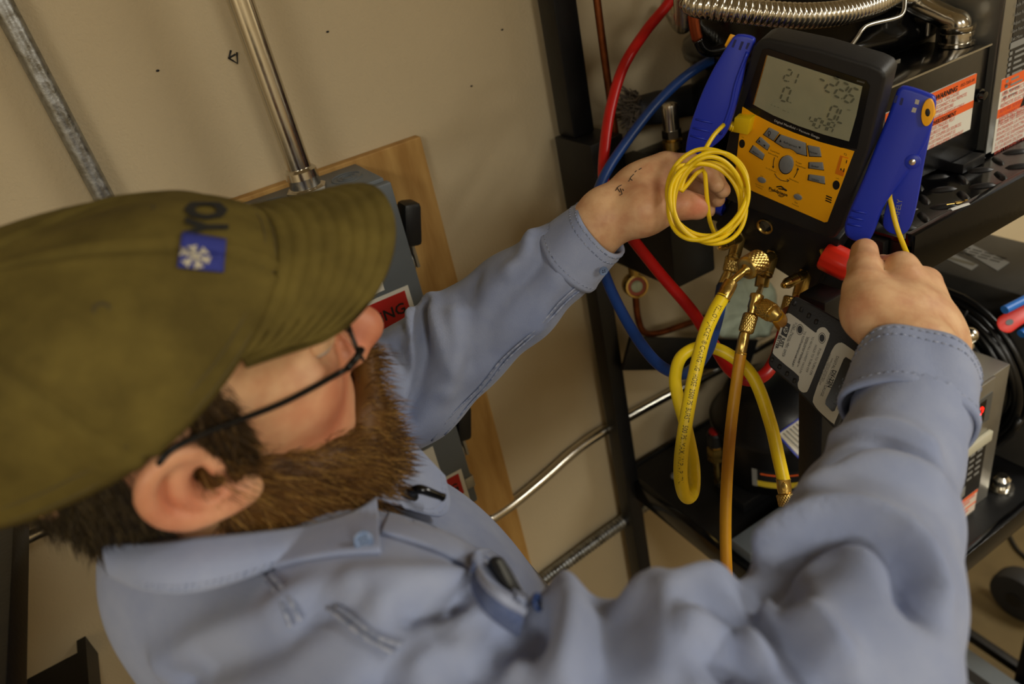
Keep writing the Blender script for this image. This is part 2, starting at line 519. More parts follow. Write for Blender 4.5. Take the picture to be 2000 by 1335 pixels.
# front posts hold the two shelves
fl = onZ(1505, 1258, ZL)
mk('post', MB().bb(.566, .600, YF + .035, YF + .07, RZ0, ZU - .046), M_blk, rack, bevel=.003)
mk('post', MB().bb(XR - .04, XR, YF + .03, YF + .07, RZ0, ZU - .046), M_blk, rack, bevel=.003)
mk('corner_plate', MB().bb(xb_ - .026, xb_ + .03, .84, .93, -.42, -.306), M_blk, rack, bevel=.002)
# upper shelf: tread plate, lip and rail
sh = mk('upper_shelf', MB().bb(.655, XR, YF + .012, .93, ZU - .006, ZU - .001), M_blkgloss, rack)
mk('shelf_lip', MB().bb(.655, XR + .02, YF, YF + .0115, ZU - .045, ZU + .006), M_blkgloss, rack, bevel=.0015)
mk('shelf_rail', MB().bb(.655, XR + .02, YF + .002, YF + .028, ZU - .045, ZU - .0065), M_blk, rack, bevel=.001)
mk('end_rail', MB().bb(.648, .672, YF + .03, .88, ZU - .045, ZU - .0065), M_blk, rack, bevel=.002)
mk('back_rail', MB().bb(XL, XR, .90, .93, ZU - .045, ZU - .0065), M_blk, rack, bevel=.002)
lug = MB()
for k in range(2):
    pass
def lug_mesh(c, ang):
    c = np.asarray(c); d = A(math.cos(ang), math.sin(ang), 0); e = A(-math.sin(ang), math.cos(ang), 0)
    b = MB(); rows = []
    for i in range(7):
        s = -1 + 2 * i / 6
        w = .0050 * math.sqrt(max(0, 1 - s * s)) + .0003; h = .0042 * math.sqrt(max(0, 1 - s * s))
        rows.append([c + d * s * .0145 + e * w * q + A(0, 0, h * (1 - q * q)) for q in (-1, -.6, 0, .6, 1)])
    return b.grid(rows)
k = 0
for iy, y in enumerate(np.arange(YF + .028, YF + .13, .027)):
    for ix, x in enumerate(np.arange(.675, 1.03, .034)):
        al = (ix + iy) % 2
        mk('tread_lug', lug_mesh(A(x + .006 * (iy % 2), y, ZU - .0011), .9 if al else -.75), M_blk, sh, smooth=60)
# lower shelf
ls = mk('lower_shelf', MB().bb(.60, XR, YF + .012, .93, ZL - .006, ZL), M_blk, rack)
for (x0, x1, y0, y1) in ((.60, XR + .02, YF, YF + .0115), (.585, .5995, YF, .93)):
    mk('shelf_lip', MB().bb(x0, x1, y0, y1, ZL - .04, ZL + .004), M_blkgloss, rack, bevel=.002)
mk('back_rail', MB().bb(.60, XR, .9305, .938, ZL - .04, ZL + .004), M_blk, rack, bevel=.002)
# bottom rails
mk('bottom_rail', MB().bb(XR + .001, XR + .022, YF + .03, .93, RZ0 + .06, RZ0 + .085), M_blk, rack, bevel=.002)
mk('bottom_rail', MB().bb(.645, XR - .04, YF + .035, YF + .065, RZ0 + .06, RZ0 + .1), M_blk, rack, bevel=.002)
# dark cross bar at the back with a sheet of plastic
zb = onY(1340, 690, .878)[2]
ba, bbp = onY(1222, 690, .878), onY(1470, 690, .878)
mk('cross_bar', MB().box((ba + bbp) / 2, (np.linalg.norm(bbp - ba) / 2, .004, .03), [unit(bbp - ba), A(0, 1, 0), np.cross(unit(bbp - ba), A(0, 1, 0))]), M_blk, rack, bevel=.002)

# translucent plastic bag hanging behind the fittings
poly = [onY(x, y, .80) for x, y in ((1428, 560), (1455, 540), (1500, 545), (1520, 600), (1505, 650), (1470, 660), (1405, 655), (1412, 610))]
_g = mat('cloudy_plastic', (176, 192, 178), .35, trans=.15, var=.15, vscale=30)
b = MB(); c_ = np.mean(poly, 0)
cl = catmull(poly, 5, True)
rows = []
for s_ in np.linspace(0, 1, 7):
    rows.append([c_ + (p - c_) * s_ + A(0, -.012 * (1 - s_) + .003 * math.sin(9 * i_ / len(cl) * 6.28) * s_, 0) for i_, p in enumerate(cl)])
b.grid(rows, True)
mk('plastic_sheet', b, _g, None, smooth=180, solid=.0008, label='cloudy greenish plastic sheet hanging behind the brass fittings', cat='plastic sheet')

# ------------------------------------------------------------------ copper lines on the wall side
xc = onY(1178, 90, .86)[0]
P1 = [onY(x, y, .86) for x, y in ((1150, -160), (1166, 0), (1190, 180), (1203, 270))]
P2 = [onY(x, y, .875) for x, y in ((1226, 430), (1232, 480), (1240, 540))]
P3 = [onY(x, y, .875) for x, y in ((1241, 575), (1246, 620), (1258, 648), (1285, 650), (1330, 636), (1400, 612))]
P1 = [A(P1[0][0], P1[0][1], RZ1 - .002), A(P1[0][0], P1[0][1], P1[0][2] + .2)] + P1
t = empty('copper_line', 'brown copper tube running down the wall through a round brass sight glass', 'tube', P3[-1])
mk('tube', MB().tube(catmull(P1, 6), .0052, 14), M_copper, t, smooth=180)
mk('tube', MB().tube(catmull([P1[-1], P2[0], P2[1], P2[2]], 6), .0056, 14), M_copper, t, smooth=180)
mk('tube', MB().tube(catmull(P3, 8), .0056, 14), M_copper, t, smooth=180)
c_ = onY(1242, 558, .87); ax_ = unit(A(-.35, -1, .25))
sg = mk('sight_glass', MB().lathe(c_ + ax_ * -.016, ax_, [(0, .014), (.002, .0195), (.02, .0195), (.023, .0185), (.0235, .0155), (.020, .0148)], 28), M_brass, t)
mk('glass_ring', MB().lathe(c_ + ax_ * .0045, ax_, [(0, .0148), (.001, .0148), (.0014, .011), (.0008, .0105)], 24), mat('ring_red', (150, 70, 50), .4), sg)
mk('glass', MB().lathe(c_ + ax_ * .0042, ax_, [(0, .0108), (.002, .009), (.003, .004)], 20), mat('sight_window', (150, 158, 130), .08, coat=.6), sg)
mk('brass_collar', MB().cyl(P2[2] + A(0, 0, .028), P2[2] + A(0, 0, .004), .0095), M_brass, t)

# ------------------------------------------------------------------ compressor on the upper shelf
kc = onY(1590, 20, .735); kx, ky = kc[0], .745
kz0 = ZU
t = comp = empty('compressor', 'black domed compressor wrapped by a ribbed steel conduit on the upper shelf', 'compressor', (kx, ky, ZU))
kr = .158
mk('shell', MB().lathe(A(kx, ky, ZU + .012), A(0, 0, 1), [(0, kr - .02), (.02, kr - .004), (.06, kr), (.118, kr), (.124, kr + .008), (.134, kr + .01), (.142, kr + .008), (.148, kr - .002), (.18, kr - .012), (.23, kr - .04), (.26, kr - .08), (.275, .03)], 56), M_blkgloss, t, smooth=50)
mk('base_plate', MB().lathe(A(kx, ky, ZU), A(0, 0, 1), [(0, kr - .045), (.011, kr - .045), (.012, kr - .06)], 40), M_blk, t)
# labels on the shell
def on_shell(ang, z, r=kr + .0006):
    return A(kx + r * math.cos(ang), ky + r * math.sin(ang), z)
def shell_patch(a0, a1, z0, z1, r=kr + .0006):
    return MB().grid([[on_shell(a, z, r) for a in np.linspace(a0, a1, 10)] for z in (z0, z1)])
lb = mk('shell_label', shell_patch(-2.66, -2.30, ZU + .06, ZU + .122), mat('label_yellow', (222, 160, 40), .45), t)
lb2 = mk('shell_label', shell_patch(-2.80, -2.64, ZU + .05, ZU + .122), M_white, t)
mk('printed_mark', MB().grid([[on_shell(a, ZU + .09 + .018 * q, kr + .0012) for a in np.linspace(-2.75, -2.69, 5)] for q in (-1, -.4, .4, 1)]), M_blackink, lb2)
mk('shell_label', shell_patch(-1.60, -1.46, ZU + .045, ZU + .1), mat('label_amber', (90, 62, 16), .5), t)
# ribbed conduit around the dome
P = [onY(x, y, Y) for x, y, Y in ((1338, -30, .66), (1352, 4, .63), (1395, 14, .60), (1470, 24, .575), (1560, 31, .56), (1640, 26, .555), (1700, 12, .56), (1745, -10, .575), (1790, -45, .60))]
P = [A(kx - .10, ky + .16, ZU + .20), A(kx - .165, ky + .06, ZU + .19)] + P + [A(.90, .615, .02), A(.905, .605, .12), A(.91, .577, .16)]
mk('ribbed_conduit', corrugated(MB(), catmull(P, 12), .0127, .0062, .0024, 20), M_chrome, None, smooth=50, label='shiny ribbed steel conduit curving round the black compressor', cat='conduit')
# small bright capillary tube
P = [pD(x, y, d) for x, y, d in ((1766, -40, .80), (1767, 5, .795), (1763, 26, .79), (1748, 36, .785), (1700, 48, .775), (1684, 58, .77), (1672, 76, .77), (1645, 112, .775), (1600, 170, .80))]
mk('capillary_tube', MB().tube(catmull(P, 8), .0021, 10), M_steel, None, smooth=180, label='thin bent steel capillary tube rising in front of the compressor', cat='tube')
# black elbow with copper
P = [onY(x, y, .72) for x, y in ((1349, -70), (1352, 0), (1355, 40), (1362, 76), (1376, 98), (1400, 100), (1440, 86))]
P = [A(kx - .105, ky - .03, ZU + .215), A(kx - .17, ky - .02, ZU + .26)] + P
t = empty('suction_tube', 'black and copper tube bending into the compressor behind the blue clamp', 'tube', P[-2])
pc = catmull(P, 8)
mk('tube', MB().tube(pc[40:], .0062, 14), M_blkgloss, t, smooth=180)
mk('copper_end', MB().tube(pc[:41], .0066, 14), mat('bright_copper', (170, 84, 48), .35, .9), t, smooth=180)
mk('brass_nut', MB().cyl(pc[21], pc[26], .0098, n=6), M_brass, t, smooth=20)

# ------------------------------------------------------------------ black terminal box with its warning label
BXF = .50
tb = empty('terminal_box', 'glossy black terminal box with an orange and white warning label', 'box', (.78, .56, ZU))
bz1 = onY(1936, 87, BXF)[2]
mk('body', MB().bb(.665, .878, BXF + .0015, .578, ZU + .012, bz1), M_blkgloss, tb, bevel=.002)
mk('foot', MB().bb(.83, .872, BXF - .012, BXF + .03, ZU, ZU + .0115), M_blk, tb, bevel=.001)
mk('foot', MB().bb(.68, .71, BXF - .012, BXF + .03, ZU, ZU + .0115), M_blk, tb, bevel=.001)
mk('top_seam', MB().bb(.665, .80, BXF + .056, BXF + .058, bz1, bz1 + .0015), M_steel, tb)
mk('edge_trim', MB().bb(.665, .878, BXF, BXF + .0012, bz1 - .0012, bz1 + .0008), M_steel, tb)
s0 = onY(1913, 186, BXF)
mk('screw', MB().lathe(s0 + A(0, .002, 0), A(0, -1, 0), [(0, .0075), (.004, .0075), (.0045, .0055), (.009, .005), (.0095, .002)], 12), M_blkgloss, tb)
pf = BXF - .0006
lt, rb = onY(1909, 142, BXF), onY(1890, 254, BXF)
lx1 = lt[0] - .002; lz1 = lt[2]; lz0 = rb[2]; lx0 = .70
H_ = lz1 - lz0
lab = mk('warning_label', MB().bb(lx0, lx1, pf, BXF + .002, lz0, lz1), M_white, tb, smooth=0)
mk('orange_band', MB().bb(lx0, lx1, pf - .0003, pf, lz1 - .17 * H_, lz1), M_orange, lab, smooth=0)
mk('orange_band', MB().bb(lx0, lx1, pf - .0003, pf, lz1 - .60 * H_, lz1 - .47 * H_), M_orange, lab, smooth=0)
U3, V3 = A(1, 0, 0), A(0, 0, 1)
text_mesh('WARNING', .0078, A(lx1 - .072, pf - .0004, lz1 - .15 * H_), U3, V3, M_blackink, lab, valign='BOTTOM_BASELINE', bold=.03, shear=.15)
text_mesh('052-7205-04', .0048, A(lx1 - .004, pf - .0004, lz1 - .115 * H_), U3, V3, M_blackink, lab, align='RIGHT', valign='BOTTOM_BASELINE', shear=.2)
mk('hazard_triangle', MB().prism([A(lx1 - .088, pf - .0004, lz1 - .15 * H_), A(lx1 - .076, pf - .0004, lz1 - .15 * H_), A(lx1 - .082, pf - .0004, lz1 - .05 * H_)], A(0, -.0003, 0)), M_blackink, lab, smooth=0)
text_mesh('SHOCK. CAN CAUSE\nDISCONNECT ALL REMOTE\nSUPPLIES BEFORE\nFLEXIBLE CONDUIT ONLY.', .0056, A(lx1 - .074, pf - .0004, lz1 - .235 * H_), U3, V3, M_redink, lab, line=.95, sx=.85)
text_mesh('ADVERTISSEMENT', .0068, A(lx1 - .078, pf - .0004, lz1 - .585 * H_), U3, V3, M_blackink, lab, valign='BOTTOM_BASELINE', bold=.02, sx=.85)
text_mesh('S ELECTRIQUES. PEUT\nSSURES ET MEME\nORT. COUPER LES SOURCES\nA DISTANCE AVANT LE\nLISER UNIQUEMENT CONDUIT', .0056, A(lx1 - .076, pf - .0004, lz1 - .67 * H_), U3, V3, M_redink, lab, line=.93, sx=.8)

# zinc elbow connector on the terminal box
e0 = onZ(1868, 88, bz1)
t = empty('elbow_connector', 'shiny zinc elbow connector screwed to the top of the black terminal box', 'connector', (e0[0], e0[1], bz1))
mk('threaded_base', MB().lathe(A(e0[0], e0[1], bz1 + .0005), A(0, 0, 1), [(0, .0185), (.0035, .0185), (.004, .0155), (.010, .0155), (.0105, .0175), (.014, .0175), (.015, .014)], 28), M_chrome, t)
top = A(e0[0], e0[1], bz1 + .018)
d_ = unit(pD(1798, 22, depth(top) + .03) - top)
b = MB().tube(catmull([top - A(0, 0, .006), top + A(0, 0, .006), top + d_ * .012 + A(0, 0, .006), top + d_ * .03 + A(0, 0, .006), top + d_ * .062 + A(0, 0, .006)], 7), .0125, 22)
mk('elbow', b, M_chrome, t, smooth=60)
mk('clamp_rim', MB().lathe(top - A(0, 0, .004), A(0, 0, 1), [(0, .0165), (.003, .0182), (.0075, .0182), (.008, .0155)], 28), M_chrome, t)
sc0 = top + d_ * .055 + A(0, -.014, .002)
mk('clamp_screw', MB().lathe(sc0 - A(0, 0, .03), A(0, 0, 1), [(0, .0025), (.022, .0025), (.0225, .006), (.03, .006), (.034, .004)], 14), M_chrome, t)
mk('conduit_end', corrugated(MB(), catmull([top + d_ * .05 + A(0, 0, .013), top + d_ * .085 + A(0, 0, .014), top + d_ * .12 + A(0, .03, .012), top + d_ * .13 + A(0, .08, .01)], 8), .0135, .0062, .0022, 18), M_chrome, t, smooth=50)
P = [pD(x, y, d) for x, y, d in ((1860, 42, .95), (1885, 14, .95), (1905, -8, .95), (1945, -60, .95))]
t = empty('dark_elbow', 'dark oily pipe elbow behind the zinc connector', 'pipe', P[0])
mk('pipe', MB().tube(catmull(P, 8), .0185, 20), M_blkgloss, t, smooth=60)
mk('pipe_ring', corrugated(MB(), catmull([P[2], (P[2] + P[3]) / 2, P[3]], 8), .024, .012, .004, 18), M_blkgloss, t, smooth=60)

# ------------------------------------------------------------------ control cabinets
def label_panel(par, x0, x1, y, z0, z1, kind):
    n_ = -1
    lab = mk('warning_label', MB().bb(x0, x1, y - .0006, y, z0, z1), M_white, par, smooth=0)
    return lab
t = cab = empty('control_cabinet', 'brushed metal control cabinet with a black instruction panel, on the upper shelf', 'cabinet', (1.06, .58, ZU))
cx0 = .888
mk('body', MB().bb(cx0, XR - .02, BXF - .001, .575, ZU + .006, .30), M_alu, t, bevel=.003)
mk('cover_flange', MB().bb(cx0 - .002, XR - .018, BXF - .004, BXF - .0012, ZU + .004, .302), M_alu, t, bevel=.001)
yf = BXF - .0046
o1 = onY(1955, 157, yf); o2 = onY(1939, 299, yf)
ox0 = (o1[0] + o2[0]) / 2
lab = mk('warning_label', MB().bb(ox0, XR - .06, yf, yf + .001, o2[2], o1[2]), M_white, t, smooth=0)
hh = o1[2] - o2[2]
mk('orange_band', MB().bb(ox0, XR - .06, yf - .0003, yf, o1[2] - .16 * hh, o1[2]), M_orange, lab, smooth=0)
ob = onY(1947, 224, yf)[2]
mk('orange_band', MB().bb(ox0, XR - .06, yf - .0003, yf, ob - .06 * hh, ob + .06 * hh), M_orange, lab, smooth=0)
text_mesh('99-11', .0058, A(ox0 + .006, yf - .0004, o1[2] - .125 * hh), U3, V3, M_blackink, lab, valign='BOTTOM_BASELINE')
for (zz) in (o1[2] - .14 * hh, ob - .05 * hh):
    mk('hazard_triangle', MB().prism([A(ox0 + .045, yf - .0004, zz), A(ox0 + .056, yf - .0004, zz), A(ox0 + .0505, yf - .0004, zz + .012)], A(0, -.0003, 0)), M_blackink, lab, smooth=0)
text_mesh('WARNING', .0085, A(ox0 + .062, yf - .0004, o1[2] - .13 * hh), U3, V3, M_blackink, lab, valign='BOTTOM_BASELINE', shear=.15)
text_mesh('AVERTISSEMENT', .0085, A(ox0 + .062, yf - .0004, ob - .04 * hh), U3, V3, M_blackink, lab, valign='BOTTOM_BASELINE', shear=.15)
text_mesh('RISK OF ELECTRIC\nINJURY OR DEATH\nREMOTE ELECTRIC\nBEFORE SERVICING\nDISCONNECT ALL\nREL COVER BEFORE', .0066, A(ox0 + .004, yf - .0004, o1[2] - .23 * hh), U3, V3, M_redink, lab, line=1.0, sx=1.0)
text_mesh('RISQUE DE CHOCS EL\nCAUSER DES BLESSUR\nENTRAINER LA MORT\nSOURCES D ELECTRIC\nAVANT LE DEPANNAGE\nL UTILISER DU COND\nDE LA BOITE DE JON\nREMET COUVERCLE AV', .006, A(ox0 + .004, yf - .0004, ob - .12 * hh), U3, V3, M_redink, lab, line=.95, sx=1.0)
k1 = onY(1963, 150, yf)
kx0 = k1[0] + .004
pan = mk('instruction_panel', MB().bb(kx0, XR - .06, yf, yf + .001, o1[2] + .0005, .01), M_labelblk, t, smooth=0)
zt = o1[2]
for s_, (px_, py_) in (('Cycle Press', (1984, 12)), ('Select Function', (1983, 30)), ('Adjust Value', (1981, 47)), ('Save Function', (1979, 62)), ('Exit Menu', (1977, 78))):
    q = onY(px_ - 3, py_, yf)
    text_mesh(s_, .0052, A(q[0], yf - .0004, q[2]), U3, V3, M_greyink, pan, valign='CENTER')
tbl = MB()
q = onY(1973, 90, yf)
tbl.bb(q[0], q[0] + .2, yf - .0004, yf, q[2] - .004, q[2] + .003)
mk('table_header', tbl, M_greyink, pan, smooth=0)
tbl = MB()
for r_ in range(9):
    z_ = q[2] - .0105 - r_ * .0062
    tbl.bb(q[0] + .001, q[0] + .006, yf - .0004, yf, z_, z_ + .0034)
    for c_ in range(3):
        tbl.bb(q[0] + .011 + c_ * .03, q[0] + .034 + c_ * .03 - .004 * ((r_ + c_) % 3), yf - .0004, yf, z_, z_ + .0026)
mk('table_rows', tbl, M_greyink, pan, smooth=0)

# small things on the tread plate
c0 = onZ(1855, 420, ZU); c1 = onZ(1890, 408, ZU)
mk('chalk_stub', MB().tube([c0 + A(0, 0, .004), c0 * .3 + c1 * .7 + A(0, 0, .004), c1 + A(0, 0, .0035)], .0036, 8), mat('chalk', (205, 205, 198), .8), None, label='short white plastic tie lying on the tread plate edge', cat='tie')
c0 = onZ(1848, 406, ZU); c1 = onZ(1884, 401, ZU)
t = empty('brass_pin', 'tiny brass valve core lying on the tread plate', 'pin', c0)
dd = unit(c1 - c0)
mk('stem', MB().cyl(c0 + A(0, 0, .004), c1 + A(0, 0, .004), .0008, n=8), M_brass, t)
mk('body', MB().lathe(c0 + dd * .008 + A(0, 0, .004), dd, [(0, .001), (.001, .002), (.006, .002), (.007, .001), (.009, .0012), (.010, .0026), (.013, .0026), (.014, .001)], 10), M_brass, t)

# service valve with zinc cap and the clutter behind the left hand
v0 = onZ(1312, 318, -.36)
v0 = onY(1312, 262, .80)
t = empty('service_valve', 'brass service valve with a zinc cap standing on the black bracket', 'valve', (v0[0], v0[1], v0[2] - .05))
mk('brass_body', MB().lathe(v0 - A(0, 0, .05), A(0, 0, 1), [(0, .011), (.03, .011), (.031, .014), (.042, .014), (.043, .009), (.05, .009)], 18), M_brass, t)
mk('collar', MB().cyl(v0 - A(0, 0, .004), v0 + A(0, 0, .007), .0135, n=6), M_chrome, t, smooth=20)
mk('cap', MB().lathe(v0 + A(0, 0, .007), A(0, 0, 1), [(0, .0115), (.03, .0115), (.034, .0105), (.036, .007)], 24), M_chrome, t)
zb_ = v0[2] - .05
mk('mount_bracket', MB().bb(xb_ + .032, .695, .76, .928, zb_ - .16, zb_ - .0005), M_blk, rack, bevel=.004)
w0 = onZ(1236, 236, zb_)
mk('bracket_bolt', MB().lathe(A(w0[0], w0[1] - .005, zb_), A(0, 0, 1), [(0, .014), (.003, .014), (.0035, .009), (.010, .009), (.011, .007)], 12), M_galv, rack)
# foam insulation lump with a frayed end
P = [onY(x, y, .88) for x, y in ((1240, 218), (1285, 210), (1330, 200), (1380, 190), (1450, 182))]
P[0] = P[0]
rr_ = [.02, .024, .022, .026, .03]
b = MB().tube(catmull(P, 6), np.interp(np.linspace(0, 1, 25), np.linspace(0, 1, 5), rr_), 14)
t = empty('pipe_insulation', 'black foam pipe insulation with a frayed grey end beside the service valve', 'insulation', P[2] - A(0, 0, .03))
mk('foam', b, M_rubber, t, smooth=180)
b = MB()
for k in range(130):
    a = RNG.normal(size=3) * A(.004, .006, .011)
    s0_ = P[0] + a + A(.004, 0, 0)
    b.tube([s0_, s0_ + A(-.014, -.002, .002) + RNG.normal(size=3) * .003, s0_ + A(-.026, -.006, .006) + RNG.normal(size=3) * .005 + a * .5], [.0022, .0018, .0008], 4)
mk('frayed_end', b, mat('frayed_fibre', (104, 94, 82), .9), t, smooth=180)

# ------------------------------------------------------------------ things on the lower shelf
c_ = onZ(1530, 985, ZL); lcx, lcy, lr = c_[0] + .055, c_[1] + .062, .108
t = empty('small_compressor', 'black round compressor with white and yellow labels on the lower shelf', 'compressor', (lcx, lcy, ZL))
mk('shell', MB().lathe(A(lcx, lcy, ZL + .025), A(0, 0, 1), [(0, lr - .02), (.015, lr - .003), (.05, lr), (.10, lr), (.105, lr + .006), (.115, lr + .006), (.12, lr - .003), (.16, lr - .02), (.185, lr - .055), (.195, .02)], 48), mat('compressor_black', (10, 10, 11), .34), t, smooth=50)
mk('mounting_foot', MB().bb(lcx - .12, lcx + .12, lcy - .035, lcy + .035, ZL + .001, ZL + .024), M_blk, t, bevel=.003)
def lsp(a0, a1, z0, z1, r):
    return MB().grid([[A(lcx + r * math.cos(a), lcy + r * math.sin(a), z) for a in np.linspace(a0, a1, 14)] for z in (z0, z1)])
lb = mk('shell_label', lsp(-2.75, -1.2, ZL + .06, ZL + .098, lr + .0006), M_labelblk, t)
mk('yellow_band', lsp(-2.7, -1.25, ZL + .062, ZL + .074, lr + .0012), mat('dull_yellow', (196, 170, 40), .5), lb)
mk('orange_line', lsp(-2.65, -1.3, ZL + .088, ZL + .091, lr + .0012), M_orange, lb)
mk('pale_edge', lsp(-2.78, -2.7, ZL + .06, ZL + .098, lr + .0013), M_greyink, lb)
# data plate on the dome
_sm = MB().lathe(A(lcx, lcy, ZL + .025), A(0, 0, 1), [(0, lr - .02), (.015, lr - .003), (.05, lr), (.10, lr), (.105, lr + .006), (.115, lr + .006), (.12, lr - .003), (.16, lr - .02), (.185, lr - .055), (.195, .02)], 48)
_bv = BVHTree.FromPolygons([Vector(v) for v in _sm.V], _sm.F)
def shell_grid(c4, n, m_, lift):
    rows = []
    for v_ in np.linspace(0, 1, n):
        row = []
        for u_ in np.linspace(0, 1, m_):
            p_ = (np.array(c4[0]) * (1 - u_) + np.array(c4[1]) * u_) * (1 - v_) + (np.array(c4[3]) * (1 - u_) + np.array(c4[2]) * u_) * v_
            r = unit(ray(*p_)); h = _bv.ray_cast(Vector((0, 0, 0)), Vector(r), 3.0)
            row.append((np.array(h[0]) - r * lift) if h[0] is not None else onZ(p_[0], p_[1], ZL + .15))
        rows.append(row)
    return rows
d_ = mk('data_plate', MB().grid(shell_grid(((1516, 848), (1578, 803), (1640, 845), (1566, 902)), 7, 7, .003)), mat('plate_blue', (40, 60, 190), .4), t)
mk('plate_face', MB().grid(shell_grid(((1521, 847), (1578, 808), (1632, 845), (1566, 896)), 7, 7, .0045)), M_white, d_)
b = MB()
for k in range(8):
    a0 = np.array((1530 + 6.5 * k, 845 - 4.5 * k)); a1 = a0 + np.array((36 - 8 * (k % 3), 34 - 8 * (k % 3)))
    pp_ = [shell_grid((a0 * (1 - f_) + a1 * f_,) * 4, 1, 1, .0055)[0][0] for f_ in (0, .33, .66, 1)]
    b.tube(pp_, .0011, 4)
mk('plate_text', b, M_greyink, d_, smooth=180)
mk('blue_wire', MB().tube(catmull([onZ(x, y, ZL + .16) for x, y in ((1440, 800), (1462, 795), (1490, 783), (1530, 776), (1580, 775))], 6), .0022, 8), mat('wire_blue', (40, 50, 170), .4), t, smooth=180)
v1 = onZ(1400, 905, ZL + .06)
t = empty('pressure_switch', 'brass pressure switch with a black and red cap beside the lower compressor', 'switch', (v1[0], v1[1], ZL))
mk('stem', MB().cyl(A(v1[0], v1[1], ZL + .0005), A(v1[0], v1[1], ZL + .07), .006), M_brass, t)
mk('brass_nut', MB().lathe(A(v1[0], v1[1], ZL + .07), A(0, 0, 1), [(0, .011), (.002, .015), (.03, .015), (.031, .012), (.035, .012)], 6), M_brass, t, smooth=20)
mk('cap', MB().lathe(A(v1[0], v1[1], ZL + .105), A(0, 0, 1), [(0, .014), (.024, .014), (.027, .011)], 20), M_plastic, t)
mk('red_ring', MB().lathe(A(v1[0], v1[1], ZL + .132), A(0, 0, 1), [(0, .010), (.003, .010), (.004, .007)], 16), mat('ring_bright_red', (150, 24, 22), .4), t)
P = [onZ(x, y, ZL + .012) for x, y in ((1440, 1035), (1452, 1075), (1470, 1100))]
mk('mounting_channel', MB().bb(P[0][0] - .03, P[0][0] + .2, P[1][1] - .02, P[0][1] - .015, ZL + .0005, ZL + .024), M_grey, None, bevel=.003, label='dusty grey steel channel under the lower compressor', cat='channel')
P = [onZ(x, y, ZL + .006) for x, y in ((1310, 930), (1330, 925))]
mk('pale_grommet', MB().ell((P[0] + P[1]) / 2, (.011, .009, .006), nu=14, nv=8), M_greyink, None, label='small pale grommet lying at the back of the lower shelf', cat='grommet')
mk('copper_riser', MB().tube(catmull([onY(x, y, .88) for x, y in ((1512, 730), (1514, 770), (1516, 830))], 4), .0055, 12), M_copper, None, smooth=180, label='copper tube rising behind the vacuum gauge near the wall', cat='tube')

# lower controller with red digits
LF = .475
t = empty('scale_controller', 'brushed metal controller with a glowing red digit, on the lower shelf', 'controller', (.85, .58, ZL))
lx1 = onY(1977, 711, LF)[0]
lzt = onY(1977, 711, LF)[2]
lxw = lx1 - .045
mk('body', MB().bb(.862, lx1, LF + .002, .64, ZL + .0005, lzt), M_alu, t, bevel=.002)
mk('front_cover', MB().bb(.86, lxw, LF - .004, LF + .0015, ZL + .0005, lzt + .003), M_alu, t, bevel=.0015)
mk('cover_gap', MB().bb(lxw + .0008, lxw + .003, LF - .0005, LF + .0018, ZL, lzt + .0008), M_blk, t)
mk('rivet', MB().ell(A(lxw - .03, LF + .02, lzt + .001), (.006, .006, .003)), M_alu, t)
yf = LF - .0045
d0 = onY(1865, 838, yf); d1 = onY(1925, 812, yf)
dz = onY(1912, 808, yf)
dis = mk('display_window', MB().bb(lxw - .072, lxw - .018, yf - .001, yf + .001, dz[2] - .02, dz[2] + .02), mat('display_black', (6, 5, 6), .25), t, smooth=0)
mk('display_bezel', MB().bb(lxw - .08, lxw - .004, yf - .0006, yf + .0008, dz[2] - .025, dz[2] + .026), mat('bezel_grey', (80, 80, 76), .5), t, smooth=0)
def seg7(mb, o, u, v, n, h, code):
    w = h * .45; g = h * .055; th = h * .12
    S = {'a': ((0, 1), (1, 1)), 'b': ((1, 1), (1, .5)), 'c': ((1, .5), (1, 0)), 'd': ((0, 0), (1, 0)), 'e': ((0, .5), (0, 0)), 'f': ((0, 1), (0, .5)), 'g': ((0, .5), (1, .5))}
    D = {'0': 'abcdef', '1': 'bc', '2': 'abged', '3': 'abgcd', '4': 'fgbc', '5': 'afgcd', '6': 'afgedc', '7': 'abc', '8': 'abcdefg', '9': 'abcdfg', 'L': 'fed', 'A': 'abcefg', '-': 'g', 'E': 'afged'}
    for s_ in D.get(code, ''):
        (x0, y0), (x1, y1) = S[s_]
        a = A(x0 * w, y0 * h); b = A(x1 * w, y1 * h); d = unit(b - a); e = A(-d[1], d[0])
        a = a + d * g; b = b - d * g
        pts = [a, a + d * th * .5 + e * th * .5, b - d * th * .5 + e * th * .5, b, b - d * th * .5 - e * th * .5, a + d * th * .5 - e * th * .5]
        mb.prism([o + u * p[0] + v * p[1] + n * .0001 for p in pts], n * .0002)
M_led = mat('red_led', (255, 22, 12), .4, emit=6.0)
b = MB()
seg7(b, A(lxw - .052, yf - .0012, dz[2] - .012), A(1, 0, 0), A(.12, 0, 1), A(0, -1, 0), .022, '6')
seg7(b, A(lxw - .037, yf - .0012, dz[2] - .012), A(1, 0, 0), A(.12, 0, 1), A(0, -1, 0), .022, '2')
mk('digits', b, M_led, dis, smooth=0)
st = onY(1910, 862, yf)[2]
mk('pale_strip', MB().bb(.863, lxw + .004, yf - .006, yf + .0005, st - .009, st + .009), mat('strip_cream', (186, 182, 160), .5), t, bevel=.001)
pz = onY(1900, 960, yf)[2]
pan = mk('instruction_panel', MB().bb(.863, lxw + .001, yf - .0005, yf + .0006, pz, st - .0105), M_labelblk, t, smooth=0)
b = MB()
for r_ in range(5):
    zz = st - .022 - r_ * .012
    for c_ in range(4):
        b.bb(lxw - .074 + c_ * .018, lxw - .062 + c_ * .018, yf - .0009, yf - .0005, zz, zz + .004)
mk('panel_print', b, M_greyink, pan, smooth=0)
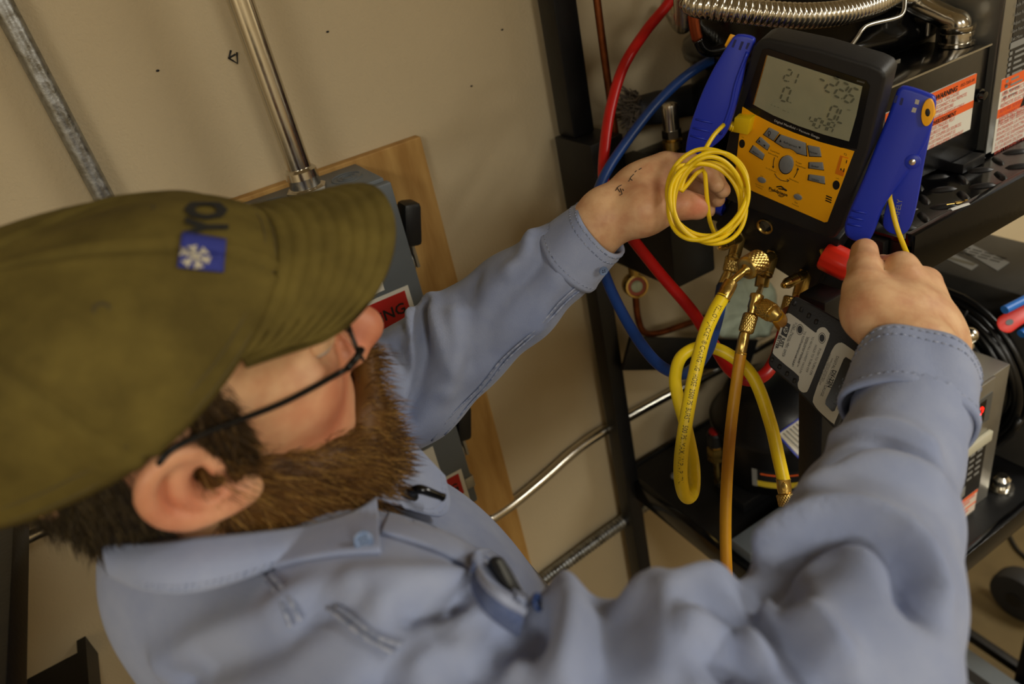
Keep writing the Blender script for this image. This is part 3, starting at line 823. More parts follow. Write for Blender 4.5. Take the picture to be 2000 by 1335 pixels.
mk('pale_square', MB().bb(lxw - .06, lxw - .038, yf - .0009, yf - .0005, pz + .008, pz + .028), M_greyink, pan, smooth=0)
lab = mk('warning_label', MB().bb(.863, lxw - .002, yf - .0005, yf + .0006, ZL + .008, pz - .0005), mat('label_pinkish', (216, 200, 184), .5), t, smooth=0)
mk('orange_line', MB().bb(.863, lxw - .002, yf - .0008, yf - .0005, pz - .006, pz - .0005), M_orange, lab, smooth=0)
zm = (pz + ZL) / 2
mk('orange_line', MB().bb(.863, lxw - .002, yf - .0008, yf - .0005, zm - .002, zm + .001), M_orange, lab, smooth=0)
b = MB()
for k in range(12):
    zz = pz - .011 - k * .0062
    if abs(zz - zm) < .006 or zz < ZL + .014: continue
    b.bb(.866, lxw - .008 - .012 * (k % 3), yf - .0008, yf - .0005, zz, zz + .0028)
mk('printed_lines', b, M_redink, lab, smooth=0)
g0 = onZ(1862, 706, lzt)
gx, gy = g0[0], g0[1]
t = empty('cable_gland', 'shiny zinc cable connector on top of the lower controller', 'connector', (gx, gy, lzt))
mk('lock_ring', MB().lathe(A(gx, gy, lzt + .0005), A(0, 0, 1), [(0, .026), (.006, .026), (.008, .023), (.02, .02), (.022, .024), (.03, .024), (.033, .016)], 24), M_chrome, t)
mk('elbow', MB().tube(catmull([A(gx, gy, lzt + .03), A(gx, gy, lzt + .05), A(gx - .012, gy + .01, lzt + .064), A(gx - .045, gy + .02, lzt + .066)], 6), .017, 20), M_chrome, t, smooth=60)
mk('dome_nut', MB().ell(A(gx + .012, gy - .012, lzt + .046), (.012, .012, .012)), M_chrome, t, smooth=180)
g1 = onZ(1957, 968, ZL)
mk('zinc_bolt', MB().lathe(A(g1[0] + .016, g1[1] + .012, ZL + .0005), A(0, 0, 1), [(0, .02), (.004, .02), (.005, .013), (.02, .013), (.026, .008)], 12), M_chrome, None, label='shiny zinc bolt head on the lower shelf beside the controller', cat='bolt')

# dark box with two white labels and the black coil leaning on it
bt = -.66
l0, l1 = onZ(1852, 525, bt), onZ(1979, 581, bt)
r0 = onZ(1915, 451, bt)
bx0 = (l0[0] + l1[0]) / 2; bx1 = r0[0]
t = empty('dark_equipment_box', 'dark metal box with two white labels on top, standing on the lower shelf', 'box', ((bx0 + bx1) / 2, .66, ZL))
mk('body', MB().bb(bx0, bx1, .45, .80, ZL + .0005, bt), mat('dark_grey_metal', (52, 50, 46), .5, var=.2, vscale=15), t, bevel=.004)
def toplabel(px):
    P_ = [onZ(x, y, bt) for x, y in px]
    return mk('white_label', MB().prism([p + A(0, 0, .0003) for p in P_], A(0, 0, .0005)), M_greyink, t, smooth=0), P_
lb, P_ = toplabel(((1862, 478), (1880, 470), (1972, 513), (1948, 529)))
b = MB(); c_ = np.mean(P_, 0)
for k in (-1, 0, 1):
    for j in range(4):
        b.box(c_ + A(.009 * k, -.03 + .02 * j, .0009), (.0016, .008, .0002))
mk('printed_lines', b, M_blk, lb, smooth=0)
lb, P_ = toplabel(((1844, 504), (1853, 492), (1911, 518), (1897, 528)))
c_ = np.mean(P_, 0)
mk('printed_lines', MB().box(c_ + A(0, 0, .0009), (.004, .024, .0002)), mat('label_olive', (96, 92, 78), .5), lb, smooth=0)
t = empty('cable_coil', 'coil of thick black cable standing between controller and dark box', 'cable', (1.0, .6, ZL))
cc = A(1.045, .62, ZL + .158); vn = A(-1, 0, 0); uu, ww = perp(vn)
P = []
for k in range(11 * 40):
    a = 2 * math.pi * k / 40; turn = k / 40
    r = .085 + .0059 * turn + .002 * math.sin(a * 2 + turn)
    P.append(cc + (uu * math.cos(a) + ww * math.sin(a)) * r + vn * (.012 * math.sin(turn * 2.4) + .004 * math.sin(3 * a)))
P = np.array(P); P[:, 2] = np.maximum(P[:, 2], ZL + .007)
mk('cable', MB().tube(P, .0062, 8), mat('cable_black', (12, 12, 12), .3), t, smooth=180)
d_ = unit(A(0, -.35, 1))
mk('cable_tie', MB().tube([cc + d_ * (.08 + .009 * k) + vn * .021 for k in range(9)], .0022, 6), M_rubber, t, smooth=180)

# red and blue handled tool
q0, q1 = pD(1955, 640, 1.10), pD(2060, 585, 1.12)
t = empty('hand_tool', 'red and blue plastic handled tool resting above the black cable coil', 'tool', (q0 + q1) / 2 - A(0, 0, .03))
dd = unit(q1 - q0); nn = unit(-(q0 + q1)); ee = np.cross(dd, nn)
if (RC @ ee)[1] > 0: ee = -ee
out = catmull([q0 + dd * a + ee * b_ for a, b_ in ((-.004, .0), (.004, .019), (.03, .022), (.1, .017), (.1, -.006), (.03, -.014), (.006, -.016))], 6, True)
hole = [q0 + dd * (.018 + .007 * math.cos(a)) + ee * (.002 + .006 * math.sin(a)) for a in np.linspace(0, 6.28, 15)[:-1]]
mk('red_handle', MB().prism(list(out), nn * -.016), mat('tool_red', (206, 42, 30), .4), t, bevel=.003)
mk('handle_hole', MB().prism([h + nn * .0008 for h in hole], nn * -.003), M_plastic, t)
bl = pD(1962, 605, 1.08); br_ = pD(2060, 555, 1.10)
mk('blue_handle', MB().tube([bl, bl * .5 + br_ * .5, br_], .0065, 12), mat('tool_blue', (40, 112, 200), .4), t, smooth=60)
bl = pD(1994, 652, 1.11); br_ = pD(2060, 610, 1.12)
mk('blue_handle', MB().tube([bl, bl * .5 + br_ * .5, br_], .0065, 12), mat('tool_blue', (40, 112, 200), .4), t, smooth=60)

# ------------------------------------------------------------------ on the floor
g = onZ(1832, 1310, RZ0 + .1)
t = empty('vacuum_pump', 'grey and red box with a yellow sticker on the floor under the rack', 'pump', (g[0], g[1], RZ0))
mk('body', MB().bb(g[0] - .03, g[0] + .05, g[1] - .2, g[1] + .06, RZ0 + .0005, RZ0 + .18), M_grey, t, bevel=.006)
mk('red_side', MB().bb(g[0] - .055, g[0] - .031, g[1] - .19, g[1] + .03, RZ0 + .005, RZ0 + .17), mat('pump_red', (170, 52, 44), .45), t, bevel=.004)
mk('yellow_sticker', MB().bb(g[0] - .024, g[0] + .002, g[1] + .0, g[1] + .03, RZ0 + .18, RZ0 + .1808), mat('sticker_yellow', (190, 170, 30), .5), t)
mk('black_panel', MB().bb(g[0] - .024, g[0] + .002, g[1] - .15, g[1] - .002, RZ0 + .18, RZ0 + .1808), M_labelblk, t)
w = onZ(1995, 1160, RZ0 + .07)
t = empty('rubber_wheel', 'black rubber caster wheel on the floor beyond the rack', 'wheel', (w[0], w[1], RZ0))
mk('tyre', MB().lathe(A(w[0] - .03, w[1], RZ0 + .071), A(1, 0, 0), [(0, .05), (.004, .066), (.015, .07), (.045, .07), (.056, .066), (.06, .05)], 32), M_rubber, t)
mk('hub', MB().lathe(A(w[0] - .034, w[1], RZ0 + .071), A(1, 0, 0), [(0, .01), (.002, .02), (.066, .02), (.068, .01)], 16), M_plastic, t)
mk('floor_cord', MB().tube(catmull([onZ(x, y, RZ0 + .006) for x, y in ((1960, 1020), (1980, 1062), (2000, 1085), (2060, 1130))], 6), .0055, 8), M_plastic, None, smooth=180, label='black power cord lying on the floor behind the rack', cat='cord')
# ------------------------------------------------------------------ digital manifold gauge
GB = np.array([[0.27615, -0.09244, -0.95666], [-0.90654, -0.35569, -0.22731], [-0.31927, 0.93002, -0.18203]])
GO = A(0.57795, 0.50726, -0.24725)
gu, gv, gn = GB[:, 0], GB[:, 1], GB[:, 2]
def G(x, y, off=0.0):
    return onP(x, y, GO + gn * off, gn)
def Gpoly(px, off=0.0):
    return [G(x, y, off) for x, y in px]
def c1(px):      # crop coordinates of the 2.667x view at (1250, 0)
    return [(1250 + x / 2.6667, y / 2.6667) for x, y in px]
def c2(px):      # crop coordinates of the 5.803x view at (1400, 200)
    return [(1400 + x / 5.803, 200 + y / 5.803) for x, y in px]
def plate(name, px, off, thick, m, par, bevel=0.0, seg=2, smooth=35):
    return mk(name, MB().prism(Gpoly(px, off), gn * -thick), m, par, bevel=bevel, bseg=seg, smooth=smooth)
def text_fit(body, a, b, n, m, par, lift=.0003, **kw):
    """print whose baseline runs from a to b on a plane with normal n"""
    cu = bpy.data.curves.new('txt', 'FONT'); cu.body = body; cu.size = 1.0
    to = bpy.data.objects.new('txt', cu); COL.objects.link(to)
    dg = bpy.context.evaluated_depsgraph_get(); dg.update()
    tm = bpy.data.meshes.new_from_object(to.evaluated_get(dg))
    xs = [q.co.x for q in tm.vertices]; wd = max(xs) - min(xs)
    bpy.data.objects.remove(to); bpy.data.curves.remove(cu); bpy.data.meshes.remove(tm)
    a = np.asarray(a); b = np.asarray(b); u = unit(b - a); v = np.cross(n, u)
    return text_mesh(body, np.linalg.norm(b - a) / wd, a, u, v, m, par, depth_=lift, valign='BOTTOM_BASELINE', **kw)

M_yel = mat('yellow_plastic', (243, 172, 12), .42, var=.03, vscale=20)
M_lead = mat('lead_yellow', (232, 196, 18), .35)
M_key = mat('key_grey', (118, 122, 124), .55)
M_lcd = mat('lcd_glass', (138, 140, 118), .16, rgb2=(152, 152, 126), vscale=9, coat=.5)
M_seg = mat('lcd_ink', (94, 96, 80), .3)
M_blue = mat('clamp_blue', (28, 48, 172), .36)
M_house = mat('meter_rubber', (30, 30, 31), .5, bump=.1, bscale=700)

g = empty('manifold_gauge', 'black and yellow digital manifold gauge with a grey screen, held in both hands', 'gauge', GO - A(0, 0, .19))
HOUSE = [(1484, 78), (1500, 76), (1600, 98), (1700, 128), (1722, 138), (1729, 152), (1697, 290), (1645, 445), (1630, 466), (1618, 466), (1420, 392), (1408, 378), (1406, 345), (1428, 235), (1470, 92)]
house = plate('housing', HOUSE, .001, .027, M_house, g, bevel=.0032, seg=3)
plate('screen_bezel', [(1489, 97), (1500, 95), (1692, 158), (1699, 168), (1673, 291), (1640, 288), (1600, 277), (1550, 259), (1510, 242), (1475, 224), (1452, 208)], .0016, .002, mat('bezel_gloss', (16, 16, 16), .22), g, smooth=0)
lcd = plate('screen', [(1498, 108), (1684, 169), (1672, 226), (1658, 276), (1610, 263), (1560, 246), (1510, 225), (1471, 204)], .0022, .0015, M_lcd, g, smooth=0)
plate('screen_edge', [(1497.2, 107.5), (1499, 108.2), (1472.2, 204.4), (1470.4, 203.6)], .0025, .001, M_brass, lcd, smooth=0)
face = plate('face_panel', [(1450, 209), (1475, 224), (1510, 242), (1550, 259), (1600, 277), (1640, 288), (1668, 296), (1616, 433), (1610, 434), (1470, 373), (1434, 352)], .0019, .003, M_yel, g, smooth=0)
# digits on the screen
def digits(s_, px0, px1, hpx, slant=.12):
    a, b = G(*px0, .0023), G(*px1, .0023)
    u = unit(b - a); v = np.cross(gn, u); h = hpx
    n_ = len(s_.replace('.', ''))
    step = np.linalg.norm(b - a) / n_
    mb = MB(); x = 0
    for ch in s_:
        if ch == '.':
            mb.prism([a + u * (x - step * .22 + dx) + v * dy for dx, dy in ((0, 0), (.001, 0), (.001, .001), (0, .001))], gn * .0002); continue
        seg7(mb, a + u * x, u, v + u * slant, gn, h, ch); x += step
    if mb.V:
        mk('screen_digits', mb, M_seg, lcd, smooth=0)
def c8(x, y):
    return (1480 + x / 6.674, 90 + y / 6.674)
digits('-22.6', c8(740, 500), c8(1240, 770), .0155)
digits('0', c8(290, 700), c8(390, 735), .0150)
digits('0L', c8(900, 940), c8(1150, 1025), .0145)
digits('404A', c8(650, 1030), c8(985, 1135), .0108)
digits('2.1', c8(330, 440), c8(500, 500), .0120)
for s_, a_, b_ in (('- - -', (165, 775), (270, 815)), ('--', (370, 735), (430, 760)), ('-- -', (320, 845), (400, 875))):
    text_fit(s_, G(*c8(*a_), .0023), G(*c8(*b_), .0023), gn, M_seg, lcd)
text_fit('psi', G(*c8(1165, 830), .0023), G(*c8(1200, 845), .0023), gn, M_seg, lcd)
# printing
text_fit('Digital Manifold • Vacuum Gauge', G(*c2([(650, 213)])[0], .0019), G(*c2([(1160, 410)])[0], .0019), gn, M_whiteink, g)
text_fit('SMAN3', G(*c8(1290, 460), .0019), G(*c8(1388, 485), .0019), gn, M_greyink, g)
for s_, a_, b_ in (('T1', (343, 152), (372, 160)), ('T2', (1435, 592), (1472, 604)), ('CAL', (280, 392), (310, 403)), ('CAL', (1350, 860), (1388, 870)), ('CAL', (495, 832), (528, 845)), ('CAL', (908, 1028), (943, 1040)),
                   ('Superheat', (605, 545), (712, 588)), ('Subcooling', (580, 573), (694, 620)), ('Target', (893, 675), (962, 702)), ('Superheat', (893, 712), (1006, 752)),
                   ('T1 T2 Direct', (553, 745), (674, 795)), ('Saturation', (820, 865), (925, 912)), ('Atmospheric', (434, 922), (530, 962)), ('Pressure', (442, 950), (515, 985)), ('Set', (880, 1133), (915, 1147)), ('Pressure', (852, 1150), (928, 1183))):
    a_, b_ = c2([a_, b_])
    text_fit(s_, G(*a_, .0019), G(*b_, .0019), gn, M_blackink, face)
a_, b_ = c2([(588, 985), (795, 1062)])
text_fit('Fieldpiece', G(*a_, .0019), G(*b_, .0019), gn, M_blackink, face, bold=.03)
b = MB()
def stroke(px, w=.0004):
    b.tube([G(x, y, .0020) for x, y in c2(px)], w, 5)
stroke([(590, 1000), (620, 1010), (660, 1005), (700, 1030)], .0003)
for r_ in (30, 40):
    stroke([(735 + r_ * math.cos(q), 1035 + r_ * .9 * math.sin(q)) for q in np.linspace(.2, 2.9, 9)], .00025)
for k in range(5):
    stroke([(705 + 14 * k, 1062), (712 + 11 * k, 1035)], .0002)
stroke([(680, 955), (730, 950), (795, 1000)], .0009)
stroke([(700, 975), (760, 985), (785, 1000)], .0007)
# dial arrows
stroke([(655, 622), (645, 660), (640, 700), (640, 740)]); stroke([(630, 722), (640, 745), (648, 725)])
stroke([(655, 805), (680, 845), (725, 880), (780, 892), (815, 885)]); stroke([(795, 872), (820, 883), (800, 900)])
stroke([(875, 850), (905, 800), (920, 745)]); stroke([(908, 765), (921, 740), (928, 765)])
mk('printed_marks', b, M_blackink, face, smooth=180)
# keys
def key(px, texts=(), bev=.0006):
    k_ = plate('key', c2(px), .0034, .002, M_key, face, bevel=bev, seg=2)
    plate('key_well', [tuple(np.mean(c2(px), 0) + (np.array(q) - np.mean(c2(px), 0)) * 1.09) for q in c2(px)], .0020, .001, M_blackink, face, smooth=0)
    for s_, a_, b_ in texts:
        a_, b_ = c2([a_, b_])
        text_fit(s_, G(*a_, .0034), G(*b_, .0034), gn, M_blackink, k_)
    return k_
kl = key([(590, 290), (700, 345), (640, 435), (530, 365)])
bb_ = MB(); cq = c2([(595, 345)])[0]
bb_.tube([G(cq[0] + 2.6 * math.cos(q), cq[1] + 3.4 * math.sin(q), .0036) for q in np.linspace(0, 6.28, 14)], .0003, 5)
bb_.tube([G(cq[0] - .8, cq[1] + 4, .0036), G(cq[0] - 1.2, cq[1] + 6.5, .0036)], .0007, 5)
mk('bulb_mark', bb_, M_blackink, kl, smooth=180)
kr_ = key([(720, 370), (1000, 465), (1010, 605), (900, 575), (870, 545), (830, 525), (760, 515), (660, 450)], (('Refrigerant', (755, 455), (905, 512)),))
ka = key([(490, 395), (595, 490), (570, 540), (445, 450)])
def tri(par, x, y, up, s_=13):
    x, y = c2([(x, y)])[0]; h = s_ / 5.8 * (1 if up else -1)
    mk('arrow_mark', MB().prism([G(x - 2, y + h, .0035), G(x + 2, y + h + .7, .0035), G(x + .4, y - h, .0035)], gn * .0002), M_blackink, par, smooth=0)
tri(ka, 480, 435, True); tri(ka, 540, 490, False); tri(kr_, 720, 432, True); tri(kr_, 940, 512, False)
key([(410, 490), (535, 595), (515, 650), (370, 560)], (('Alarm', (400, 560), (472, 600)),))
key([(1030, 490), (1160, 515), (1180, 615), (1050, 610)], (('ON/OFF', (1034, 560), (1138, 592)),))
key([(1045, 680), (1195, 685), (1208, 768), (1042, 745)], (('Enter', (1075, 728), (1158, 740)),))
key([(1045, 820), (1215, 845), (1220, 925), (1035, 880)], (('Units', (1077, 878), (1158, 895)),))
def oval(cx, cy, rx, ry, rot=0, n=24):
    return [(cx + rx * math.cos(q) * math.cos(rot) - ry * math.sin(q) * math.sin(rot), cy + rx * math.cos(q) * math.sin(rot) + ry * math.sin(q) * math.cos(rot)) for q in np.linspace(0, 2 * math.pi, n, False)]
plate('round_key', c2(oval(783, 708, 78, 100, .1)), .0042, .003, M_key, face, bevel=.0008)
plate('key_well', c2(oval(783, 708, 84, 107, .1)), .0020, .001, M_blackink, face, smooth=0)
for cx_, cy_ in ((505, 882), (915, 1075)):
    plate('pill_key', c2(oval(cx_, cy_, 50, 30, .42)), .003, .002, M_key, face, bevel=.0005)
for cx_, cy_, rx_, ry_ in ((285, 468, 33, 48), (1352, 937, 40, 52)):
    plate('calibration_hole', c2(oval(cx_, cy_, rx_, ry_)), .0022, .001, M_blackink, face, smooth=0)
for k in range(3):
    plate('speaker_slot', c2([(1240 - 4 * k, 1050 + 26 * k), (1305 - 4 * k, 1078 + 26 * k), (1303 - 4 * k, 1090 + 26 * k), (1236 - 4 * k, 1062 + 26 * k)]), .0022, .001, M_blackink, face, smooth=0)
sl = plate('probe_socket', c2([(1400, 600), (1490, 630), (1432, 840), (1340, 805)]), .0022, .001, mat('socket_orange', (214, 118, 10), .5), face, smooth=0)
plate('socket_wall', c2([(1424, 622), (1486, 640), (1450, 770), (1385, 765)]), .0025, .001, M_yel, sl, smooth=0)
for p_ in ([(1470, 652), (1478, 655), (1470, 690), (1462, 688)], [(1440, 748), (1448, 751), (1438, 790), (1430, 787)], [(1402, 745), (1415, 750), (1412, 770), (1400, 765)]):
    plate('socket_slot', c2(p_), .0028, .0005, M_blackink, sl, smooth=0)
# back and hanging hook
plate('back_cover', [(1500, 95), (1700, 148), (1640, 430), (1440, 360)], -.0265, .014, M_plastic, g, bevel=.004)

# manifold block, sight glass and knobs
BLK = [(1424, 396), (1440, 393), (1640, 468), (1634, 492), (1596, 566), (1588, 570), (1398, 450), (1396, 438)]
blk = plate('valve_block', BLK, -.006, .030, mat('block_black', (17, 17, 18), .4, bump=.06, bscale=300), g, bevel=.003)
plate('block_foot', [(1400, 452), (1588, 572), (1652, 600), (1668, 560), (1640, 500)], -.022, .014, M_plastic, g, bevel=.003)
sg0 = G(1495, 441, -.006)
sgl = mk('sight_glass', MB().lathe(sg0 - gn * .003, gn, [(0, .0062), (.004, .0098), (.0052, .0098), (.0056, .0085), (.004, .0072), (.003, .007)], 30, caps=False), M_brass, g)
mk('sight_window', MB().lathe(sg0 - gn * .001, gn, [(0, .0078), (.002, .0074), (.0022, .001)], 6), mat('window_dark', (34, 32, 26), .06, coat=.8), sgl, smooth=20)
def knob(p, ax, m, L=.03, r=.0145):
    n_ = 40
    mb = MB(); a = unit(ax); u, w = perp(a)
    rows = []
    for t_, rr in ((0, r * .93), (.002, r), (L - .003, r), (L, r * .88), (L + .0003, r * .1)):
        rows.append([p + a * t_ + (u * math.cos(th) + w * math.sin(th)) * rr * (1 - .07 * (math.cos(th * 8) > .55)) for th in np.linspace(0, 2 * math.pi, n_, False)])
    mb.grid(rows, True)
    return mb
k0 = G(1611, 497, -.004)
mk('red_knob', knob(k0, gu * 1 + gn * .05, mat('knob_red', (216, 40, 20), .35), .032, .0165), mat('knob_red', (216, 40, 20), .35), g, smooth=40)
k1 = G(1422, 398, -.014)
mk('blue_knob', knob(k1, -gu, M_blue, .026, .0155), M_blue, g, smooth=40)
for kk, a_ in ((k0, gu), (k1, -gu)):
    mk('knob_stem', MB().cyl(kk - a_ * .005 - gn * .008, kk + a_ * .002, .006), M_brass, g)

# brass ports
def fx(*q, d=None):
    return pD(q[0], q[1], q[2])
def hexbar(p0, p1, r, m=M_brass, par=None, name='port_body'):
    return mk(name, MB().cyl(p0, p1, r, n=6), m, par, bevel=.0006, smooth=20)
def flare(p0, p1, r, par):
    L = np.linalg.norm(p1 - p0); prof = [(0, r * .9), (L * .35, r * .9)]
    for k in range(5):
        t_ = L * (.38 + .09 * k); prof += [(t_, r * .88), (t_ + L * .03, r), (t_ + L * .06, r), (t_ + L * .085, r * .88)]
    prof += [(L * .88, r * .8), (L, r * .55), (L * .99, r * .3), (L * .9, r * .28)]
    return mk('flare_port', MB().lathe(p0, p1 - p0, prof, 20), M_brass, par, smooth=40)
DP = .700
ports = [((1447, 447), (1434, 500), (1442, 466), (1405, 483)), ((1512, 484), (1497, 534), (1506, 500), (1478, 515)), ((1575, 521), (1561, 575), (1570, 536), (1530, 557))]
for i_, (a_, b_, c_, d_) in enumerate(ports):
    dd_ = depth(G(*a_, -.012))
    hexbar(pD(*a_, dd_ + .004), pD(*b_, dd_), .0082, par=g)
    flare(pD(*c_, dd_ - .004), pD(*d_, dd_ - .034), .0062, g)
    mk('port_collar', MB().lathe(pD(*b_, dd_), pD(*b_, dd_) - pD(*a_, dd_ + .004), [(-.001, .0066), (.001, .0074), (.003, .0074), (.004, .006)], 20), M_brass, g)
dL = depth(G(1434, 500, -.012)); dC = depth(G(1497, 534, -.012)); dR = depth(G(1561, 575, -.012))

def knurled(p0, p1, r, par, name='swivel_nut', n=72):
    L = np.linalg.norm(p1 - p0)
    prof = [(0, r * .72), (.0006, r * .9)] + [(L * (.08 + .84 * k / 20), r) for k in range(21)] + [(L - .0006, r * .9), (L, r * .7)]
    return mk(name, MB().lathe(p0, p1 - p0, prof, n, knurl=(18, .045, L * .1, L * .9, 2 * math.pi * 3.4 / L)), M_brass, par, smooth=40)
def ferrule(p0, p1, r, par):
    L = np.linalg.norm(p1 - p0)
    f_ = mk('ferrule', MB().lathe(p0, p1 - p0, [(0, r * .7), (.001, r * .92), (L * .12, r * .95), (L * .3, r), (L * .92, r), (L * .96, r * 1.06), (L, r * 1.06)], 28), M_brass, par, smooth=40)
    ax = unit(p1 - p0); e = unit(-(p0 + p1)); e = unit(e - ax * np.dot(e, ax)); s_ = np.cross(ax, e)
    c_ = p0 + ax * L * .55 + e * r * .93
    mk('crimp_flat', MB().prism([c_ + ax * L * .26 * math.cos(q) * (1.15 if abs(math.cos(q)) > .6 else 1) + s_ * r * .42 * math.sin(q) for q in np.linspace(0, 2 * math.pi, 16, False)], e * .0012), M_brass, f_, bevel=.0004)
    return f_

# ------------------------------------------------------------------ hoses
M_hy = mat('hose_yellow', (236, 204, 24), .38, var=.04, vscale=40)
M_ha = mat('hose_amber', (196, 142, 16), .42, var=.18, vscale=25, rgb2=(176, 116, 10), stretch=(1, 1, .3))
M_hr = mat('hose_red', (178, 20, 16), .36, var=.08, vscale=30)
M_hb = mat('hose_blue', (24, 58, 120), .4, var=.08, vscale=30)
def hose(name, label, px, r, m, grp='refrigerant hoses', pre=()):
    P = catmull(list(pre) + [pD(*q) for q in px], 14)
    t = empty(name, label, 'hose', P[np.argmin(P[:, 2])], grp)
    mk('hose', MB().tube(P, r, 20), m, t, smooth=180)
    return t, P
# charging hose with printing
ty, Py = hose('yellow_hose', 'bright yellow printed charging hose looping down from the middle port', [(1413, 578, .679), (1394, 612, .677), (1374, 662, .675), (1351, 760, .672), (1334, 860, .67), (1329, 920, .675), (1334, 958, .684), (1344, 971, .70), (1354, 955, .716), (1354, 905, .728), (1340, 835, .735), (1324, 775, .742), (1319, 735, .748), (1332, 695, .754), (1372, 677, .755), (1420, 690, .75), (1470, 735, .742), (1503, 820, .735), (1522, 900, .73), (1531, 940, .728)], .0063, M_hy)
ferrule(pD(1429, 549, .682), pD(1411, 583, .679), .0066, ty)
mk('stem', MB().tube(catmull([pD(1464, 521, .680), pD(1448, 533, .679), pD(1429, 550, .682)], 6), [.0058] * 4 + [.0036] * 9, 16), M_brass, ty, smooth=60)
knurled(pD(1486, 507, .688), pD(1456, 525, .678), .0108, ty)
ferrule(pD(1533, 965, .727), pD(1530, 935, .728), .0068, ty)
knurled(pD(1534, 962, .727), pD(1540, 988, .725), .0088, ty)
# printing along the hose
_seg = np.linalg.norm(np.diff(Py, axis=0), axis=1); _s = np.concatenate([[0], np.cumsum(_seg)])
_T = np.gradient(Py, axis=0); _T /= np.linalg.norm(_T, axis=1, keepdims=True)
s_a = _s[np.argmin(np.linalg.norm(Py - pD(1403, 596, .678), axis=1))]; s_b = _s[np.argmin(np.linalg.norm(Py[:110] - pD(1331, 945, .68), axis=1))]
def hose_warp(total):
    def f(a, b_):
        s_ = s_a + a / total * (s_b - s_a)
        C_ = np.stack([np.interp(s_, _s, Py[:, k]) for k in range(3)], 1); T_ = np.stack([np.interp(s_, _s, _T[:, k]) for k in range(3)], 1)
        e = -C_ / np.linalg.norm(C_, axis=1, keepdims=True); e -= T_ * (e * T_).sum(1, keepdims=True); e /= np.linalg.norm(e, axis=1, keepdims=True)
        r_ = np.cross(e, T_)
        sg = np.sign((r_ @ RC.T)[:, 0:1]); r_ = r_ * sg
        ph = (.25 - .35 * (a / total) + b_ / .0063)[:, None]
        return C_ + (np.cos(ph) * e + np.sin(ph) * r_) * .00638
    return f
_txt = 'YELLOW JACKET ® CHARGING  HOSE  2500 PSI BURST  500 PSI MAX. W.P. - P/17N.'
text_mesh(_txt, .0068, A(0, 0, 0), A(1, 0, 0), A(0, 1, 0), M_blackink, ty, warp=hose_warp(.0068 * 37.5), valign='CENTER')

ta, Pa = hose('amber_hose', 'dull amber hose hanging straight down below the brass tee', [(1447, 688, .70), (1440, 735, .70), (1428, 830, .70), (1420, 930, .70), (1417, 1030, .70), (1420, 1130, .70), (1430, 1260, .70), (1450, 1420, .72)], .0054, M_ha)
ferrule(pD(1455, 648, .70), pD(1446, 692, .70), .0052, ta)
knurled(pD(1467, 612, .70), pD(1456, 650, .70), .0068, ta)
# tee under the middle port
tt = empty('brass_tee', 'brass access tee screwed under the middle port', 'fitting', pD(1469, 612, .70))
hexbar(pD(1491, 534, dC), pD(1487, 560, dC), .0086, par=tt, name='hex_nut')
mk('neck', MB().cyl(pD(1487, 559, dC), pD(1480, 578, .70), .0032, .003), M_brass, tt)
mk('tee_body', MB().lathe(pD(1480, 573, .70), pD(1468, 614, .70) - pD(1480, 573, .70), [(0, .004), (.001, .0062), (.004, .0066), (.006, .0058), (.014, .0058), (.016, .005), (.0195, .0045)], 20), M_brass, tt)
mk('tee_branch', MB().cyl(pD(1474, 594, .70), pD(1490, 601, .692), .0052), M_brass, tt)
knurled(pD(1486, 598, .694), pD(1510, 612, .684), .0088, tt)
mk('branch_collar', MB().lathe(pD(1508, 611, .684), pD(1522, 619, .679) - pD(1508, 611, .684), [(0, .0078), (.003, .0082), (.005, .006), (.008, .004)], 24), M_brass, tt)

tr, Pr = hose('red_hose', 'red hose dropping from the rack past the left wrist and up behind the vacuum gauge', [(1345, -70, .95), (1310, 0, .95), (1262, 60, .95), (1218, 130, .94), (1192, 215, .93), (1180, 300, .92), (1180, 360, .91), (1198, 415, .90), (1232, 462, .89), (1290, 535, .87), (1350, 605, .85), (1392, 670, .82), (1425, 720, .79), (1458, 741, .775), (1490, 734, .775), (1515, 700, .785), (1530, 650, .78), (1540, 606, dR + .014)], .0068, M_hr, pre=[A(kx - .02, ky, ZU + .28), A(kx - .06, ky + .04, ZU + .33), A(kx - .13, ky + .09, ZU + .32)])
knurled(pD(1546, 578, dR + .012), pD(1538, 608, dR + .014), .0085, tr)
tb_, Pb = hose('blue_hose', 'blue hose curving past the left wrist to the left port', [(1470, 80, .97), (1400, 112, .96), (1340, 148, .94), (1280, 205, .93), (1225, 275, .91), (1185, 335, .89), (1165, 385, .87), (1160, 440, .86), (1170, 500, .85), (1195, 570, .84), (1235, 645, .82), (1275, 700, .79), (1310, 725, .77), (1345, 726, .75), (1378, 690, .735), (1395, 640, .725), (1406, 590, .715), (1409, 560, dL)], .0062, M_hb)
knurled(pD(1433, 500, dL), pD(1426, 532, dL), .0092, tb_)
ferrule(pD(1424, 530, dL), pD(1408, 563, dL), .0062, tb_)

